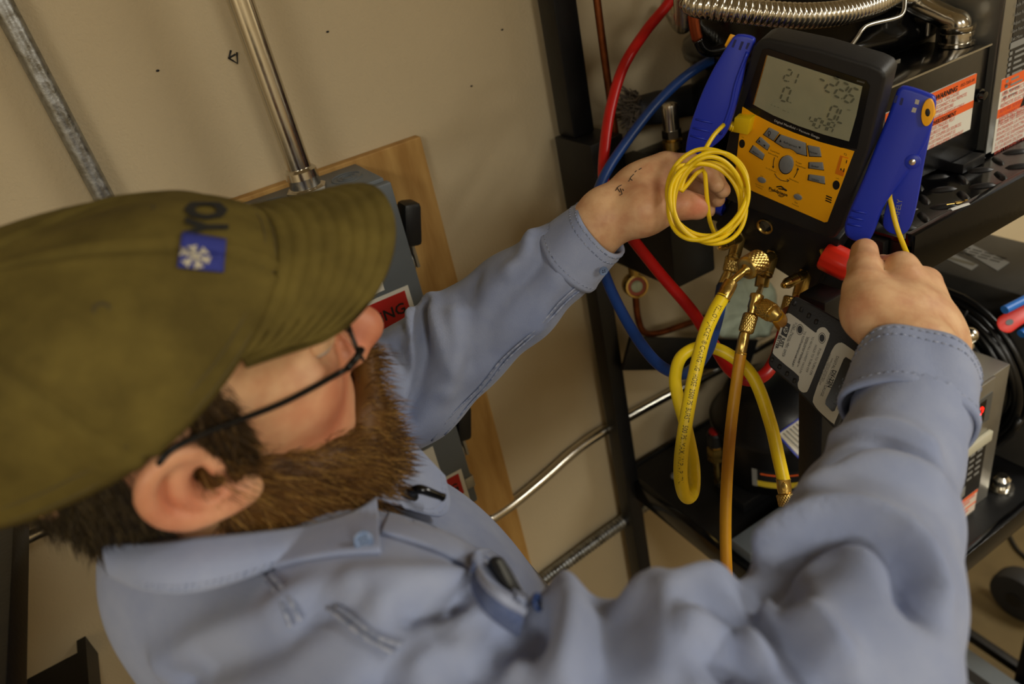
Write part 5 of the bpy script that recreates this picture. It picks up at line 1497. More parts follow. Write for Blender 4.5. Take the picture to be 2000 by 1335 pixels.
# thumb nail and ink marks on the left wrist
b = MB()
for st in ([(1202, 372), (1208, 364), (1214, 361)], [(1205, 366), (1211, 375)], [(1212, 368), (1215, 379), (1210, 381)], [(1228, 354), (1232, 346), (1238, 340)], [(1231, 349), (1235, 352)], [(1240, 336), (1243, 333)], [(1218, 372), (1216, 369)], [(1248, 331), (1253, 328)]):
    pp = [cast(BODY_BVH, x, y, .0003) for x, y in st]
    if all(p is not None for p in pp): b.tube(pp, .00045, 5)
if b.V: mk('ink_marks', b, mat('faded_ink', (52, 42, 36), .6), body, smooth=180)
for sg in (-1, 1):
    e_ = mk('eye', MB().ell(hd(.0835, sg * .033, .012), (.0125, .0125, .0125), HB.T), mat('eye_white', (206, 196, 184), .2), man, smooth=180)
    mk('iris', MB().ell(hd(.0935, sg * .033, .012), (.003, .0055, .0055), HB.T), mat('iris_grey', (70, 84, 92), .15), e_, smooth=180)
    mk('eyelid', MB().grid([[hd(.0835 + .0135 * math.cos(a) * math.cos(c), sg * .033 + .0135 * math.sin(a) * math.cos(c), .012 + .0135 * math.sin(c)) for a in np.linspace(-2.4, 2.4, 16)] for c in np.linspace(-.25, 1.5, 8)]), M_skin, e_, smooth=180)

# ------------------------------------------------------------------ shirt
T = Solid()
T.cap(NB + A(0, 0, -.02), A(.012, .30, -.355), .072, .076, .05)
T.cap(NB + A(0, 0, -.02), LS + A(0, -.02, 0), .072, .08, .05)
T.ell(A(.012, .445, -.50), (.148, .19, .155), None, .06)
T.ell(A(.045, .45, -.70), (.175, .20, .22), None, .07)
T.ell(A(-.03, .45, -.92), (.165, .19, .14), None, .05)
T.cap(RS + A(0, .03, 0), RS, .082, .076, .04)
T.chain([c for c, r in Rc], [r - .002 for c, r in Rc], .014)
T.chain([c for c, r in Lc], [r - .003 for c, r in Lc], .014)
V, Fq = T.mesh(.0042, A(-.3, -.02, -1.08), A(.62, .85, -.2))
Fq = orient(V, Fq, T)
V = smooth_mesh(V, Fq, 3, .5)
SH_BVH = BVHTree.FromPolygons([Vector(v) for v in V], [tuple(f) for f in Fq.tolist()])
N = vnormals(V, Fq)
def k3(px):      # 2.667x crop at (1250, 835)
    return [(1250 + x / 2.6667, 835 + y / 2.6667) for x, y in px]
def k9(px):      # 3.333x crop at (900, 1050)
    return [(900 + x / 3.3333, 1050 + y / 3.3333) for x, y in px]
def k2(px):      # 2.567x crop at (700, 380)
    return [(700 + x / 2.567, 380 + y / 2.567) for x, y in px]
def k8(px):      # 2.495x crop at (650, 800)
    return [(650 + x / 2.495, 800 + y / 2.495) for x, y in px]
def k7(px):      # 2.5x crop at (0, 815)
    return [(x / 2.5, 815 + y / 2.5) for x, y in px]
FOLDS = [  # amplitude, width, line
    (-.007, .007, k3([(1000, 200), (1090, 125), (1250, 75), (1400, 120), (1490, 165)])),
    (.006, .010, k3([(1050, 60), (1250, 10), (1480, 90)])),
    (.005, .012, k3([(900, 330), (1000, 250), (1200, 190), (1500, 260)])),
    (-.011, .010, k3([(600, 830), (680, 720), (800, 600), (1000, 500), (1150, 500), (1300, 580), (1400, 720), (1440, 900)])),
    (.009, .012, k3([(560, 760), (700, 600), (900, 470), (1080, 440), (1280, 500), (1430, 640), (1500, 820)])),
    (-.010, .008, k3([(620, 830), (700, 790), (790, 890)])),
    (.010, .010, k3([(200, 940), (330, 860), (470, 830), (620, 850), (780, 910), (900, 1020), (1000, 1180)])),
    (-.011, .009, k3([(230, 970), (330, 950), (440, 960), (470, 930)])),
    (-.011, .009, k3([(520, 930), (650, 1000), (750, 1090), (860, 1210), (980, 1330)])),
    (.009, .009, k3([(340, 1090), (420, 1000), (490, 930), (560, 1040), (640, 1130)])),
    (-.010, .008, k3([(330, 1090), (370, 1190), (430, 1280)])),
    (-.007, .008, k3([(480, 1130), (520, 1200), (570, 1270)])),
    (.010, .011, k3([(20, 930), (110, 920), (180, 960), (250, 1060), (330, 1210), (380, 1330)])),
    (-.004, .012, k3([(1000, 620), (900, 720), (780, 760)])),
    (.012, .012, k9([(690, 430), (740, 560), (730, 750), (690, 940)])),
    (-.010, .010, k9([(800, 470), (840, 600), (810, 760), (780, 900)])),
    (.008, .012, k9([(1290, 430), (1360, 520), (1330, 700), (1310, 900)])),
    (-.006, .010, k9([(1400, 480), (1370, 640), (1330, 850)])),
    (-.011, .008, k9([(590, 570), (540, 650), (520, 690)])),
    (-.007, .008, k9([(440, 540), (270, 690), (100, 890)])),
    (.006, .010, k9([(500, 520), (400, 660), (330, 840)])),
    (-.005, .008, k9([(400, 640), (350, 760), (290, 930)])),
    (.007, .011, k8([(100, 850), (400, 840), (640, 850), (720, 930)])),
    (-.008, .008, k8([(380, 990), (520, 950), (610, 940)])),
    (.006, .010, k8([(250, 960), (500, 1010), (760, 990), (860, 1000)])),
    (-.006, .008, k8([(560, 1060), (720, 1010), (820, 990)])),
    (-.006, .009, k8([(640, 800), (690, 840), (700, 900)])),
    (.006, .010, k8([(420, 1240), (650, 1090), (860, 1020)])),
    (-.006, .010, k8([(250, 1330), (500, 1180), (740, 1090)])),
    (-.005, .010, k7([(900, 1290), (1250, 1130), (1500, 960), (1750, 850)])),
    (.005, .012, k7([(800, 1200), (1150, 1040), (1450, 880)])),
    (-.004, .012, k7([(1000, 1180), (1100, 1100), (1240, 1000)])),
    # left sleeve
    (-.010, .009, k2([(330, 560), (320, 700), (325, 850), (300, 1010), (260, 1130)])),
    (.009, .010, k2([(280, 600), (300, 780), (290, 950), (240, 1100)])),
    (-.009, .008, k2([(180, 740), (250, 860), (270, 980), (240, 1080)])),
    (-.006, .006, k2([(235, 650), (260, 720)])),
    (.007, .011, k2([(350, 530), (400, 700), (440, 850)])),
    (.006, .012, k2([(500, 430), (490, 600), (500, 800), (430, 980)])),
    (-.005, .012, k2([(570, 420), (540, 620), (560, 840)])),
    (.005, .011, k2([(870, 210), (840, 300), (760, 380)])),
    (-.005, .010, k2([(920, 230), (900, 330), (830, 420)])),
    (-.004, .012, k2([(760, 480), (660, 640), (660, 800)])),
    (.004, .012, k2([(1000, 420), (930, 560), (900, 660)])),
]
fold_pts = []
for a_, w_, px in FOLDS:
    pp = [cast(SH_BVH, x, y, 0) for x, y in px]
    pp = [p for p in pp if p is not None]
    if len(pp) < 2: continue
    P = catmull(pp, 4)
    d = polydist(V, P)
    V = V + N * (1.5 * a_ * np.exp(-(d / w_) ** 2))[:, None]
# soft general crumple
def nz3(X, f, seed):
    r = np.random.default_rng(seed); o = np.zeros(len(X))
    for _ in range(5):
        k = r.normal(size=3) * f; o += np.sin(X @ k + r.uniform(0, 6.28))
    return o / 5
V = V + N * (.0022 * nz3(V, 34, 1) + .0014 * nz3(V, 70, 2))[:, None]
V = smooth_mesh(V, Fq, 1, .3)
# openings: neck, cuffs
cut = np.zeros(len(V), bool)
nd = unit(hd(-.025, 0, -.05) - NB)
t_ = (V - NB) @ nd; rad = np.linalg.norm(V - NB - t_[:, None] * nd, axis=1)
cut |= (t_ > .062) & (rad < .068)
def beyond(c, d, r):
    q_ = (V - c); s_ = q_ @ d
    return (s_ > 0) & (np.linalg.norm(q_ - s_[:, None] * d, axis=1) < r)
rdir = unit(Rc[-1][0] - Rc[-3][0]); ldir = unit(Lc[-1][0] - Lc[-3][0])
cut |= beyond(Rc[-1][0] - rdir * .046, rdir, .09) & (V[:, 0] > .38)
cut |= beyond(Lc[-1][0] - ldir * .034, ldir, .09) & (V[:, 0] > .3)
cut |= V[:, 2] < -1.0
Fk = Fq[~cut[Fq].any(1)]
us = np.unique(Fk); mp = -np.ones(len(V), int); mp[us] = np.arange(len(us))
V2 = V[us]; F2 = mp[Fk]
M_shirt = mat('washed_denim', (136, 147, 178), .85, rgb2=(154, 163, 188), vscale=14, bump=.25, bscale=900, sheen=.15, spec=.2)
M_seam = mat('denim_seam', (112, 124, 152), .85, rgb2=(166, 172, 190), vscale=260, spec=.2)
shirt = mk('shirt', (V2, F2), M_shirt, man, smooth=180, fixn=False, solid=0)
SH2 = BVHTree.FromPolygons([Vector(v) for v in V2], [tuple(f) for f in F2.tolist()])

def seam(px, r=.0016, gap=.0035, name='seam', lift=.0024):
    px = catmull([A(x, y, 0) for x, y in px], 6)
    pp = [cast(SH2, x, y, lift) for x, y, _ in px]
    pp = np.array([p for p in pp if p is not None])
    if len(pp) < 4: return
    P = pp.copy(); 
    for _ in range(20): P[1:-1] = (P[:-2] + 2 * P[1:-1] + P[2:]) / 4
    b = MB().tube(P, r, 6)
    mk(name, b, M_seam, shirt, smooth=180)
for px in (k7([(1270, 760), (1340, 830), (1385, 930), (1420, 1020)]), k7([(1310, 760), (1390, 840), (1440, 930), (1465, 990)]), k7([(1600, 930), (1700, 1010), (1800, 1090), (1920, 1150)]), k7([(1640, 920), (1740, 990), (1840, 1080), (1960, 1110)]),
           k2([(350, 1260), (460, 1100), (560, 1020), (640, 930), (720, 810), (900, 680), (1000, 540), (1110, 450)]), k2([(400, 1250), (500, 1110), (600, 1010), (680, 910), (760, 800), (930, 670), (1040, 530), (1130, 470)])):
    seam(px, .0012)

# cuffs
def cuff(c0, c1_, r0, r1, m, jitter, name='cuff', squash=1.0):
    a = unit(c1_ - c0); L = np.linalg.norm(c1_ - c0); u, w = perp(a)
    rows = []
    for t_ in np.linspace(0, 1, 14):
        row = []
        for k in range(56):
            th = 2 * math.pi * k / 56
            r_ = r0 * (1 - t_) + r1 * t_ + jitter * (math.sin(2 * th + 1) * .0025 + math.sin(5 * th + 3 * t_) * .0009)
            if t_ < .1: r_ += .0015 * math.sin(t_ / .1 * math.pi)
            row.append(c0 + a * L * t_ + (u * math.cos(th) + w * math.sin(th)) * r_)
        rows.append(row)
    o_ = mk(name, MB().grid(rows, True), m, shirt, smooth=180, solid=.003)
    for t_ in (.07, .13, .80, .94):
        r_ = r0 * (1 - t_) + r1 * t_ + .0016
        b = MB()
        for k in range(44):
            th0 = 2 * math.pi * k / 44; pts = []
            for dth in (0, .045, .09):
                th = th0 + dth; rr = r_ + jitter * (math.sin(2 * th + 1) * .0025 + math.sin(5 * th + 3 * t_) * .0009)
                pts.append(c0 + a * L * t_ + (u * math.cos(th) + w * math.sin(th)) * rr)
            b.tube(pts, .0007, 4)
        mk('stitching', b, M_seam, o_, smooth=180)
    return o_
cuff(pD(1770, 822, .531), pD(1790, 708, .569), .0402, .0385, M_shirt, 1.5)
cuff(pD(1108, 506, .760), pD(1174, 446, .736), .0405, .0330, M_shirt, .8)

def on_s(x, y, lift, dflt):
    p = cast(SH2, x, y, 0)
    return (x, y, (depth(p) if p is not None else dflt) - lift)
# collar
def cloth(rows_px, name, par=None, th=.0026, bulge=.004, n=10, mseam=True, m=None):
    """cloth lofted between an upper and a lower edge; each point is pixel and depth"""
    up = catmull([pD(*q_) for q_ in rows_px[0]], n); dn = catmull([pD(*q_) for q_ in rows_px[1]], n)
    k = 80
    f = lambda P: np.stack([np.interp(np.linspace(0, 1, k), np.linspace(0, 1, len(P)), P[:, j]) for j in range(3)], 1)
    up, dn = f(up), f(dn)
    rows = []
    for s_ in np.linspace(0, 1, 12):
        mid = up * (1 - s_) + dn * s_
        e = -mid / np.linalg.norm(mid, axis=1, keepdims=True)
        mid = mid + e * bulge * math.sin(math.pi * s_)
        for j in range(k):
            L_ = np.linalg.norm(mid[j]); h = SH2.ray_cast(Vector((0, 0, 0)), Vector(mid[j] / L_), 3.0)
            if h[0] is not None and h[3] < L_ + .003: mid[j] *= (h[3] - .003) / L_
        rows.append(mid)
    o_ = mk(name, MB().grid(rows), m or M_shirt, par or shirt, smooth=180, solid=th)
    if mseam:
        for s_ in (.86, .94):
            i_ = s_ * 11; a_, b_ = rows[int(i_)], rows[min(11, int(i_) + 1)]; fr = i_ - int(i_)
            L_ = a_ * (1 - fr) + b_ * fr
            e = -L_ / np.linalg.norm(L_, axis=1, keepdims=True); L_ = L_ + e * (th / 2 + .0002)
            b = MB()
            for j in range(0, k - 2, 2):
                b.tube([L_[j], L_[j + 1]], .00055, 4)
            mk('stitching', b, M_seam, o_, smooth=180)
    return o_, rows
colR, rowsR = cloth([[(200, 1060, .405), (280, 1062, .392), (380, 1052, .392), (490, 1042, .405), (600, 1028, .425), (690, 1000, .445), (735, 972, .462)],
                     [(212, 1122, .39), (280, 1152, .374), (360, 1158, .372), (450, 1138, .384), (560, 1100, .402), (660, 1082, .418), (744, 1078, .432)]], 'collar', bulge=.006)
colL, rowsL = cloth([[(735, 972, .475), (742, 930, .50), (752, 900, .52), (775, 880, .545), (810, 868, .56)],
                     [(792, 990, .500), (815, 1000, .510), (862, 1008, .525), (878, 985, .535), (868, 930, .55)]], 'collar', bulge=.004)
def button(px, d, r=.0052, m=None, par=None, tilt=None):
    c_ = pD(px[0], px[1], d); n_ = unit(-c_) if tilt is None else unit(tilt)
    o_ = mk('button', MB().lathe(c_, n_, [(0, r * .95), (.0012, r), (.002, r * .94), (.0018, r * .7), (.0014, r * .6), (.0014, .0001)], 24), m or mat('button_blue', (104, 124, 158), .3), par or shirt)
    u_, w_ = perp(n_)
    b = MB()
    for i, j in ((-1, -1), (1, -1), (1, 1), (-1, 1)):
        b.ell(c_ + n_ * .0016 + (u_ * i + w_ * j) * r * .22, (.0006, .0006, .0006), nu=6, nv=4)
    mk('button_holes', b, M_blackink, o_)
    return o_
button((710, 1055), min(.428, on_s(710, 1055, .0085, .43)[2]), .0052, None, colR)

button((1178, 528), .712, .0046, None, shirt, tilt=unit(A(-.2, -.9, -.1)))
# front placket and chest pocket
plk, _ = cloth([[on_s(x, y, .002, .56) for x, y in ((760, 1002), (800, 1012), (850, 1030), (905, 1058), (945, 1085))], [on_s(x, y, .003, .55) for x, y in ((745, 1040), (790, 1052), (840, 1070), (890, 1094), (925, 1118))]], 'placket', bulge=.002, th=.0022)
M_den2 = mat('denim_dark', (78, 92, 132), .85, rgb2=(104, 116, 150), vscale=60, spec=.2)
def lifted(px, l0):
    return [on_s(x, y, l0 + l_, .52) for x, y, l_ in px]
pk, rp = cloth([lifted(((930, 1082, .016), (934, 1110, .020), (952, 1140, .022), (985, 1168, .022), (1020, 1192, .016)), 0.0),
                lifted(((916, 1120, .004), (926, 1155, .008), (948, 1190, .010), (978, 1216, .010), (1014, 1240, .004)), 0.0)], 'pocket', bulge=.004, m=M_den2)
pk2, _ = cloth([lifted(((950, 1074, .003), (975, 1088, .003), (1000, 1118, .003), (1030, 1168, .003)), 0.0), lifted(((940, 1082, .003), (964, 1100, .003), (990, 1134, .003), (1020, 1186, .004)), 0.0)], 'pocket_edge', bulge=.001)
mk('pocket_hem', MB().tube(catmull([pD(*q_) for q_ in lifted(((955, 1076, .006), (936, 1078, .014), (929, 1088, .018), (934, 1112, .021), (952, 1142, .023), (985, 1170, .023), (1022, 1194, .017))  , 0.0)], 8), .0022, 8), M_shirt, shirt, smooth=180)
_q = on_s(1047, 1176, .002, .53)
button((1047, 1176), _q[2], .0048, mat('button_navy', (52, 76, 130), .3), shirt, tilt=unit(A(.75, -.55, .25)))

# trousers and boots carry the figure down to the floor
Q = Solid()
Q.ell(A(-.04, .45, -.98), (.15, .18, .1), None, .04)
for sy in (-1, 1):
    Q.chain([A(-.04, .45 + sy * .09, -1.0), A(-.02, .45 + sy * .105, -1.4), A(-.05, .45 + sy * .11, -1.76)], [.098, .07, .06], .03)
Vt, Ft = Q.mesh(.012, A(-.3, .15, -1.86), A(.2, .75, -.85)); Ft = orient(Vt, Ft, Q, .005)
mk('trousers', (smooth_mesh(Vt, Ft, 2), Ft), mat('trousers_navy', (40, 46, 62), .85), man, smooth=180, fixn=False)
for sy in (-1, 1):
    Q = Solid(); Q.ell(A(.03, .45 + sy * .11, -1.80), (.13, .05, .042), None, .02).cap(A(-.05, .45 + sy * .11, -1.80), A(-.05, .45 + sy * .11, -1.72), .045, .045, .02)
    Vt, Ft = Q.mesh(.008, A(-.2, .45 + sy * .11 - .1, -1.86), A(.2, .45 + sy * .11 + .1, -1.66)); Ft = orient(Vt, Ft, Q, .004)
    Vt = smooth_mesh(Vt, Ft, 2); Vt[:, 2] = np.maximum(Vt[:, 2], RZ0 + .001)
    mk('boot', (Vt, Ft), mat('boot_brown', (66, 46, 32), .6), man, smooth=180, fixn=False)

# ------------------------------------------------------------------ hair and beard
def strands(Vs, Ns, Dir, length, r0, seed, wob=.003, mixn=.5):
    r = np.random.default_rng(seed); n = len(Vs)
    d = Ns * mixn + Dir + r.normal(size=(n, 3)) * .25
    d /= np.linalg.norm(d, axis=1, keepdims=True)
    L = length * r.uniform(.55, 1.15, n)
    p0 = Vs - Ns * .001
    bend = r.normal(size=(n, 3)) * wob
    p1 = p0 + d * (L * .5)[:, None] + bend
    d2 = d * .6 + Dir * .7; d2 /= np.linalg.norm(d2, axis=1, keepdims=True)
    p2 = p1 + d2 * (L * .5)[:, None] + bend * .5
    h = np.cross(d, A(.3, .5, .8)); h /= np.linalg.norm(h, axis=1, keepdims=True); g_ = np.cross(d, h)
    Vv = np.zeros((n, 7, 3))
    for k in range(3):
        a = 2 * math.pi * k / 3; o = h * math.cos(a) + g_ * math.sin(a)
        Vv[:, k] = p0 + o * r0; Vv[:, 3 + k] = p1 + o * r0 * .8
    Vv[:, 6] = p2
    base = (np.arange(n) * 7)[:, None]
    tri = []
    quad = []
    for k in range(3):
        j = (k + 1) % 3
        tri.append(base + np.array([[k, j, 3 + j]])); tri.append(base + np.array([[k, 3 + j, 3 + k]])); tri.append(base + np.array([[3 + k, 3 + j, 6]]))
    Fv = np.concatenate(tri)
    tone = np.repeat(r.uniform(0, 1, n), 7)
    return Vv.reshape(-1, 3), Fv, tone
def hairmat(name, stops, rough=.5):
    m = mat(name, stops[0], rough, spec=.3)
    nt = m.node_tree; at = nt.nodes.new('ShaderNodeAttribute'); at.attribute_name = 'tone'
    rp = nt.nodes.new('ShaderNodeValToRGB')
    while len(rp.color_ramp.elements) < len(stops): rp.color_ramp.elements.new(.5)
    for i, c in enumerate(stops):
        rp.color_ramp.elements[i].position = i / (len(stops) - 1); rp.color_ramp.elements[i].color = (*lin(c), 1)
    nt.links.new(at.outputs['Fac'], rp.inputs['Fac']); nt.links.new(rp.outputs['Color'], nt.nodes['Principled BSDF'].inputs['Base Color'])
    return m
def local(Vs):
    return (Vs - HO) @ HB

def grow(name, Sd, h, lo, hi, keepf, dirf, dens, length, r0, stops, seed, wob, mixn):
    lo_, hi_ = A(*lo), A(*hi)
    Vb, Fb = Sd.mesh(h, lo_, hi_); Fb = orient(Vb, Fb, Sd); Vb = smooth_mesh(Vb, Fb, 1)
    Nb = vnormals(Vb, Fb); lc = local(Vb)
    kp = keepf(lc)
    fk = Fb[kp[Fb].all(1)]
    m_ = hairmat(name + '_colour', stops)
    us = np.unique(fk); mp = -np.ones(len(Vb), int); mp[us] = np.arange(len(us))
    r = np.random.default_rng(seed)
    base = mk(name, (Vb[us], mp[fk]), m_, man, smooth=180, fixn=False, attrs={'tone': np.clip(.25 + .2 * nz3(Vb[us], 120, seed), 0, 1)})
    fi = r.integers(0, len(fk), dens); w = r.dirichlet([1, 1, 1, 1], dens)
    P = (Vb[fk[fi]] * w[:, :, None]).sum(1); Nn = (Nb[fk[fi]] * w[:, :, None]).sum(1); Nn /= np.linalg.norm(Nn, axis=1, keepdims=True)
    Vs, Fs, tone = strands(P, Nn, dirf(local(P)) @ HB.T, length, r0, seed + 1, wob, mixn)
    mk('strands', (Vs, Fs), m_, base, smooth=180, fixn=False, attrs={'tone': tone}, kind='stuff')
    return base
Bd = Solid()
def be(c, r, k=.02):
    Bd.ell(hd(*c), r, HB, k)
be((.068, 0, -.113), (.047, .052, .042))
be((.055, 0, -.130), (.047, .055, .042))
for sg in (-1, 1):
    be((.045, sg * .05, -.085), (.042, .026, .045)); be((.02, sg * .062, -.065), (.03, .02, .045)); be((.008, sg * .07, -.025), (.016, .012, .04), .012)
    Bd.cap(hd(.112, sg * .006, -.047), hd(.098, sg * .03, -.062), .009, .010, .012); Bd.cap(hd(.098, sg * .03, -.062), hd(.082, sg * .045, -.09), .010, .018, .014)
def keep_b(l):
    return ~((l[:, 2] > -.068) & (l[:, 2] < -.056) & (np.abs(l[:, 1]) < .018) & (l[:, 0] > .09))
def dir_b(l):
    d = np.stack([np.full(len(l), .55), l[:, 1] * 2.0, np.full(len(l), -.75)], 1)
    return d / np.linalg.norm(d, axis=1, keepdims=True)
grow('beard', Bd, .0032, (-.12, .3, -.42), (.2, .58, -.12), keep_b, dir_b, 15000, .0155, .00032, [(58, 36, 14), (98, 66, 28), (132, 94, 42), (172, 132, 66)], 5, .0022, .75)
Hr = Solid()
Hr.ell(hd(-.012, 0, .018), (.086, .081, .062), HB, .015); Hr.ell(hd(-.030, 0, -.022), (.056, .069, .054), HB, .015); Hr.ell(hd(-.030, 0, -.048), (.048, .059, .036), HB, .015)
def keep_h(l):
    ear = (np.abs(l[:, 1]) > .06) & (l[:, 0] > -.03) & (l[:, 0] < .016) & (l[:, 2] < .03)
    front = (l[:, 0] > .03 + .25 * np.maximum(0, l[:, 2] - .02)) 
    return ~ear & ~front & (l[:, 2] < .075)
def dir_h(l):
    d = np.stack([np.full(len(l), -.05), l[:, 1] * 1.5, np.full(len(l), -.95)], 1)
    return d / np.linalg.norm(d, axis=1, keepdims=True)
grow('hair', Hr, .0036, (-.2, .28, -.42), (.12, .6, -.05), keep_h, dir_h, 9000, .018, .00033, [(28, 22, 12), (48, 38, 22), (66, 54, 32), (88, 74, 46)], 9, .0015, .25)
# sideburn in front of the ear
for sg in (-1, 1):
    Sb = Solid()
    Sb.ell(hd(.017, sg * .0735, .018), (.012, .006, .034), HB, .01)
    grow('sideburn', Sb, .003, (-.1, .28, -.3), (.1, .6, -.1), lambda l: l[:, 0] > -.5, dir_h, 2200, .014, .00036, [(40, 28, 14), (66, 48, 24), (96, 72, 36)], 15, .0012, .3)

# ------------------------------------------------------------------ cap
def crown(th, ph):
    """th round the head (0 = front), ph 0 at the hem, 1 at the button; head coordinates"""
    x, y = .1079 * math.cos(th), .0892 * math.sin(th)
    tb_ = abs((th + math.pi) % (2 * math.pi) - math.pi)
    z0 = .0345 + .1783 * x + .0212 * max(0, math.cos(th)) ** 2 + .045 * max(0, (tb_ - 2.45) / .69) ** 1.6
    a = ph * math.pi / 2
    s = math.cos(a) ** .54 if ph < 1 else 0
    return A(-.0141 - .0466 * ph + x * s, y * s, z0 + (.1128 - z0) * math.sin(a))
NT, NP = 144, 26
rows = []
for j in range(NP):
    ph = j / (NP - 1) * .995
    row = []
    for i in range(NT):
        th = 2 * math.pi * i / NT
        p = crown(th, ph)
        q_ = unit(A(p[0] + .012, p[1], (p[2] - .03) * 1.0))
        # six panel seams and soft dents
        sd = abs(((th + math.pi / 6) / (math.pi / 3) + .5) % 1 - .5) * math.pi / 3 * .1 * (1 - ph * .9)
        off = .0016 * math.exp(-((sd - .0035) / .0018) ** 2) - .0016 * math.exp(-(sd / .0014) ** 2)
        off += .0016 * math.sin(3 * th + 4 * ph) * ph + .001 * math.sin(7 * th - 6 * ph)
        row.append(hd(*(p + q_ * off)))
    rows.append(row)
M_cap = mat('olive_twill', (106, 92, 42), .85, rgb2=(82, 70, 30), vscale=26, bump=.2, bscale=900, spec=.2, detail=6)
capo = mk('cap', MB().grid(rows, True), M_cap, man, smooth=180, solid=.0025)
CAP_BVH = BVHTree.FromPolygons([Vector(v) for r_ in rows for v in r_], [tuple(f) for f in MB().grid(rows, True).F])
mk('button', MB().ell(hd(*(crown(0, .999) + A(0, 0, .001))), (.007, .007, .004), HB.T), M_cap, capo, smooth=180)
for k in range(6):
    th = math.pi / 3 * k
    c_ = hd(*(crown(th, .56))); n_ = unit(c_ - hd(-.012, 0, .04))
    mk('eyelet', MB().lathe(c_ - n_ * .0005, n_, [(0, .0042), (.0018, .0040), (.0022, .003), (.0014, .0018), (.001, .0005)], 16), mat('eyelet_dark', (70, 60, 30), .8), capo)
# hem stitching
for ph in (.03, .10):
    b = MB().tube([hd(*(crown(th, ph) * A(1.006, 1.008, 1))) for th in np.linspace(0, 2 * math.pi, 100, False)], .0007, 5, closed=True)
    mk('hem_stitching', b, mat('olive_thread', (84, 72, 34), .8), capo, smooth=180)
# visor
VIS = []
NS, NTv = 61, 34
for j in range(NTv):
    t_ = j / (NTv - 1)
    row = []
    for i in range(NS):
        s_ = -1 + 2 * i / (NS - 1)
        th = s_ * 1.0026
        p = crown(th, .0)
        sh_ = max(0.0, 1 - abs(s_) ** 3.5366) ** .2573
        out = unit(A(math.cos(th * .35), math.sin(th * -.0763), 0))
        x = p + out * .0679 * sh_ * t_
        side = x[1] / .085
        x[2] += (-.0141 - .0133 * side ** 2) * t_ * sh_ + .0045 * t_ * side
        x[2] += .0008 * math.sin(t_ * math.pi * 2 * 8) * (0 < t_ < 1)
        row.append(hd(*x))
    VIS.append(row)
vis = mk('visor', MB().grid(VIS), M_cap, capo, smooth=180, solid=.0034)
# patch and embroidered letters
def on_cap(x, y, lift):
    r = unit(ray(x, y)); h = CAP_BVH.ray_cast(Vector((0, 0, 0)), Vector(r), 2.0)
    if h[0] is None: return None
    n_ = np.array(h[1]); n_ = n_ if np.dot(n_, r) < 0 else -n_
    return np.array(h[0]) + n_ * lift
pc = [(356, 460), (440, 474), (434, 535), (346, 526)]
G_ = []
for v_ in np.linspace(0, 1, 9):
    row = []
    for u_ in np.linspace(0, 1, 11):
        x = (pc[0][0] * (1 - u_) + pc[1][0] * u_) * (1 - v_) + (pc[3][0] * (1 - u_) + pc[2][0] * u_) * v_
        y = (pc[0][1] * (1 - u_) + pc[1][1] * u_) * (1 - v_) + (pc[3][1] * (1 - u_) + pc[2][1] * u_) * v_
        row.append(on_cap(x, y, .0022))
    G_.append(row)
if all(p is not None for r_ in G_ for p in r_):
    pat = mk('patch', MB().grid(G_), mat('patch_blue', (44, 52, 132), .8, bump=.2, bscale=900), capo, smooth=180, solid=.0012)
    b = MB()
    def pp_(u_, v_):
        x = (pc[0][0] * (1 - u_) + pc[1][0] * u_) * (1 - v_) + (pc[3][0] * (1 - u_) + pc[2][0] * u_) * v_
        y = (pc[0][1] * (1 - u_) + pc[1][1] * u_) * (1 - v_) + (pc[3][1] * (1 - u_) + pc[2][1] * u_) * v_
        return on_cap(x, y, .0032)
    for k in range(6):
        a = math.pi / 3 * k + .2
        f_ = lambda r_, a_: pp_(.36 + r_ * math.cos(a_) * .36, .62 + r_ * math.sin(a_) * .42)
        b.tube([f_(.08, a), f_(.5, a), f_(.9, a)], .0007, 5)
        for rr in (.45, .7):
            b.tube([f_(rr, a), f_(rr + .22, a + .32)], .0006, 5); b.tube([f_(rr, a), f_(rr + .22, a - .32)], .0006, 5)
    mk('snowflake', b, mat('thread_cream', (198, 190, 168), .8), pat, smooth=180)
M_thread = mat('thread_black', (26, 26, 24), .85)
def letters(s_, base, up, hgt):
    """base: pixel line of the baseline; up: pixel direction of letter tops"""
    def wf(a, b_):
        out = np.zeros((len(a), 3))
        tot = wid
        for i in range(len(a)):
            f_ = a[i] / tot
            bx = np.interp(f_, np.linspace(0, 1, len(base)), [q_[0] for q_ in base]); by = np.interp(f_, np.linspace(0, 1, len(base)), [q_[1] for q_ in base])
            g_ = b_[i] / hgt
            p = on_cap(bx + up[0] * g_, by + up[1] * g_, .0024)
            out[i] = p if p is not None else out[i - 1]
        return out
    wid = hgt * 1.42 * 1.36
    return text_mesh(s_, hgt * 1.42, A(0, 0, 0), A(1, 0, 0), A(0, 1, 0), M_thread, capo, warp=wf, valign='BOTTOM_BASELINE', bold=.05, subdiv=2)
_lt = letters('YO', [(439, 464), (439, 432), (436, 402)], (-74, 0), 1.0)

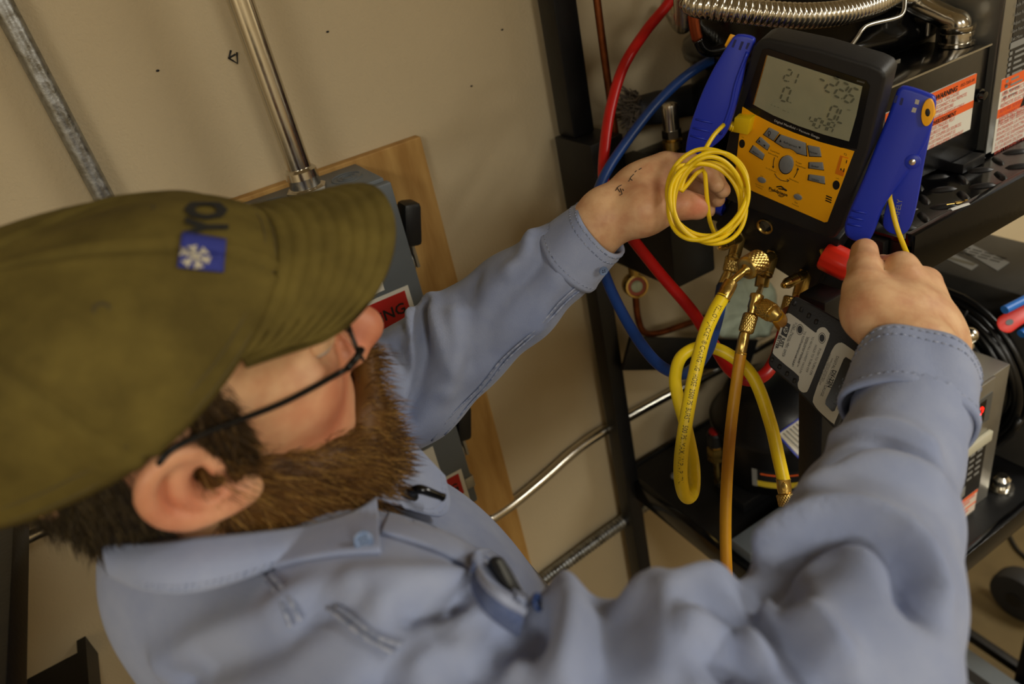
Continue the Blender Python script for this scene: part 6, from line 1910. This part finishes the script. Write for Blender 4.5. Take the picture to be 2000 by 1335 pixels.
# ------------------------------------------------------------------ glasses
gl = MB()
M_fr = mat('frame_dark', (30, 28, 24), .3, .6)
lensL = []
glo = None
for sg in (-1, 1):
    c_ = A(.1045, sg * .034, .006)
    rim = [hd(*(c_ + A(-.004 * (math.cos(a) * sg * -1 * 0 + (math.cos(a)) ** 2), .0255 * math.cos(a), .0175 * math.sin(a)))) for a in np.linspace(0, 2 * math.pi, 40, False)]
    if glo is None:
        glo = empty('eyeglasses', 'wire framed eyeglasses worn under the cap', 'glasses', hd(.09, 0, 0))
        pass
    mk('rim', MB().tube(rim[0:21], .0012, 8), M_fr, glo, smooth=180)
    mk('lens', MB().prism(rim, HB @ A(.0016, 0, 0)), mat('spectacle_glass', (235, 240, 238), .03, trans=1.0, ior=1.3), glo, smooth=0)
    hg = hd(.098, sg * .0635, .008); e1 = hd(.09, sg * .0705, .010)
    mk('hinge', MB().tube([hd(.1035, sg * .0595, .009), hg, e1], .0022, 8), M_fr, glo, smooth=180)
    mk('temple', MB().tube(catmull([e1, hd(.05, sg * .0785, .017), hd(.008, sg * .0835, .028), hd(-.012, sg * .0865, .027), hd(-.03, sg * .085, .0)], 6), [.0018] * 25, 8), M_fr, glo, smooth=180)
mk('bridge', MB().tube(catmull([hd(.1045, -.009, .012), hd(.1105, 0, .017), hd(.1045, .009, .012)], 6), .0012, 8), M_fr, glo, smooth=180)

# ------------------------------------------------------------------ pen and phone in the shirt
t = empty('pen', 'black pen clipped at the left collar point of the shirt', 'pen', pD(820, 975, .515))
mk('cap_end', MB().tube([pD(778, 957, .505), pD(790, 960, .504), pD(806, 966, .508)], [.003, .0042, .0042], 12), M_plastic, t, smooth=60)
mk('clip', MB().tube(catmull([pD(800, 960, .503), pD(820, 955, .500), pD(845, 963, .503), pD(866, 971, .508)], 6), np.interp(np.linspace(0, 1, 19), [0, .3, .9, 1], [.003, .0034, .0026, .003]), 10), mat('pen_black', (10, 10, 10), .15), t, smooth=180)
mk('barrel', MB().tube([pD(805, 967, .51), pD(812, 990, .54)], .0042, 12), M_plastic, t, smooth=60)
_q = on_s(975, 1120, .016, .525)
po, pn_ = pD(*_q), unit(unit(-pD(*_q)) + A(.1, -.2, .2))
P = [onP(x, y, po, pn_) for x, y in ((953, 1098), (962, 1084), (982, 1086), (998, 1110), (1024, 1158), (1010, 1178), (985, 1150))]
t = empty('pocket_device', 'black handheld device standing in the shirt pocket', 'device', po - A(0, 0, .03))
mk('body', MB().prism(P, pn_ * -.012), M_plastic, t, bevel=.002)
P2 = [onP(x, y, po + pn_ * .0003, pn_) for x, y in ((970, 1094), (978, 1093), (1008, 1150), (1004, 1160))]
mk('metal_strip', MB().prism(P2, pn_ * -.001), mat('strip_grey', (92, 92, 88), .35, .6), t, smooth=0)
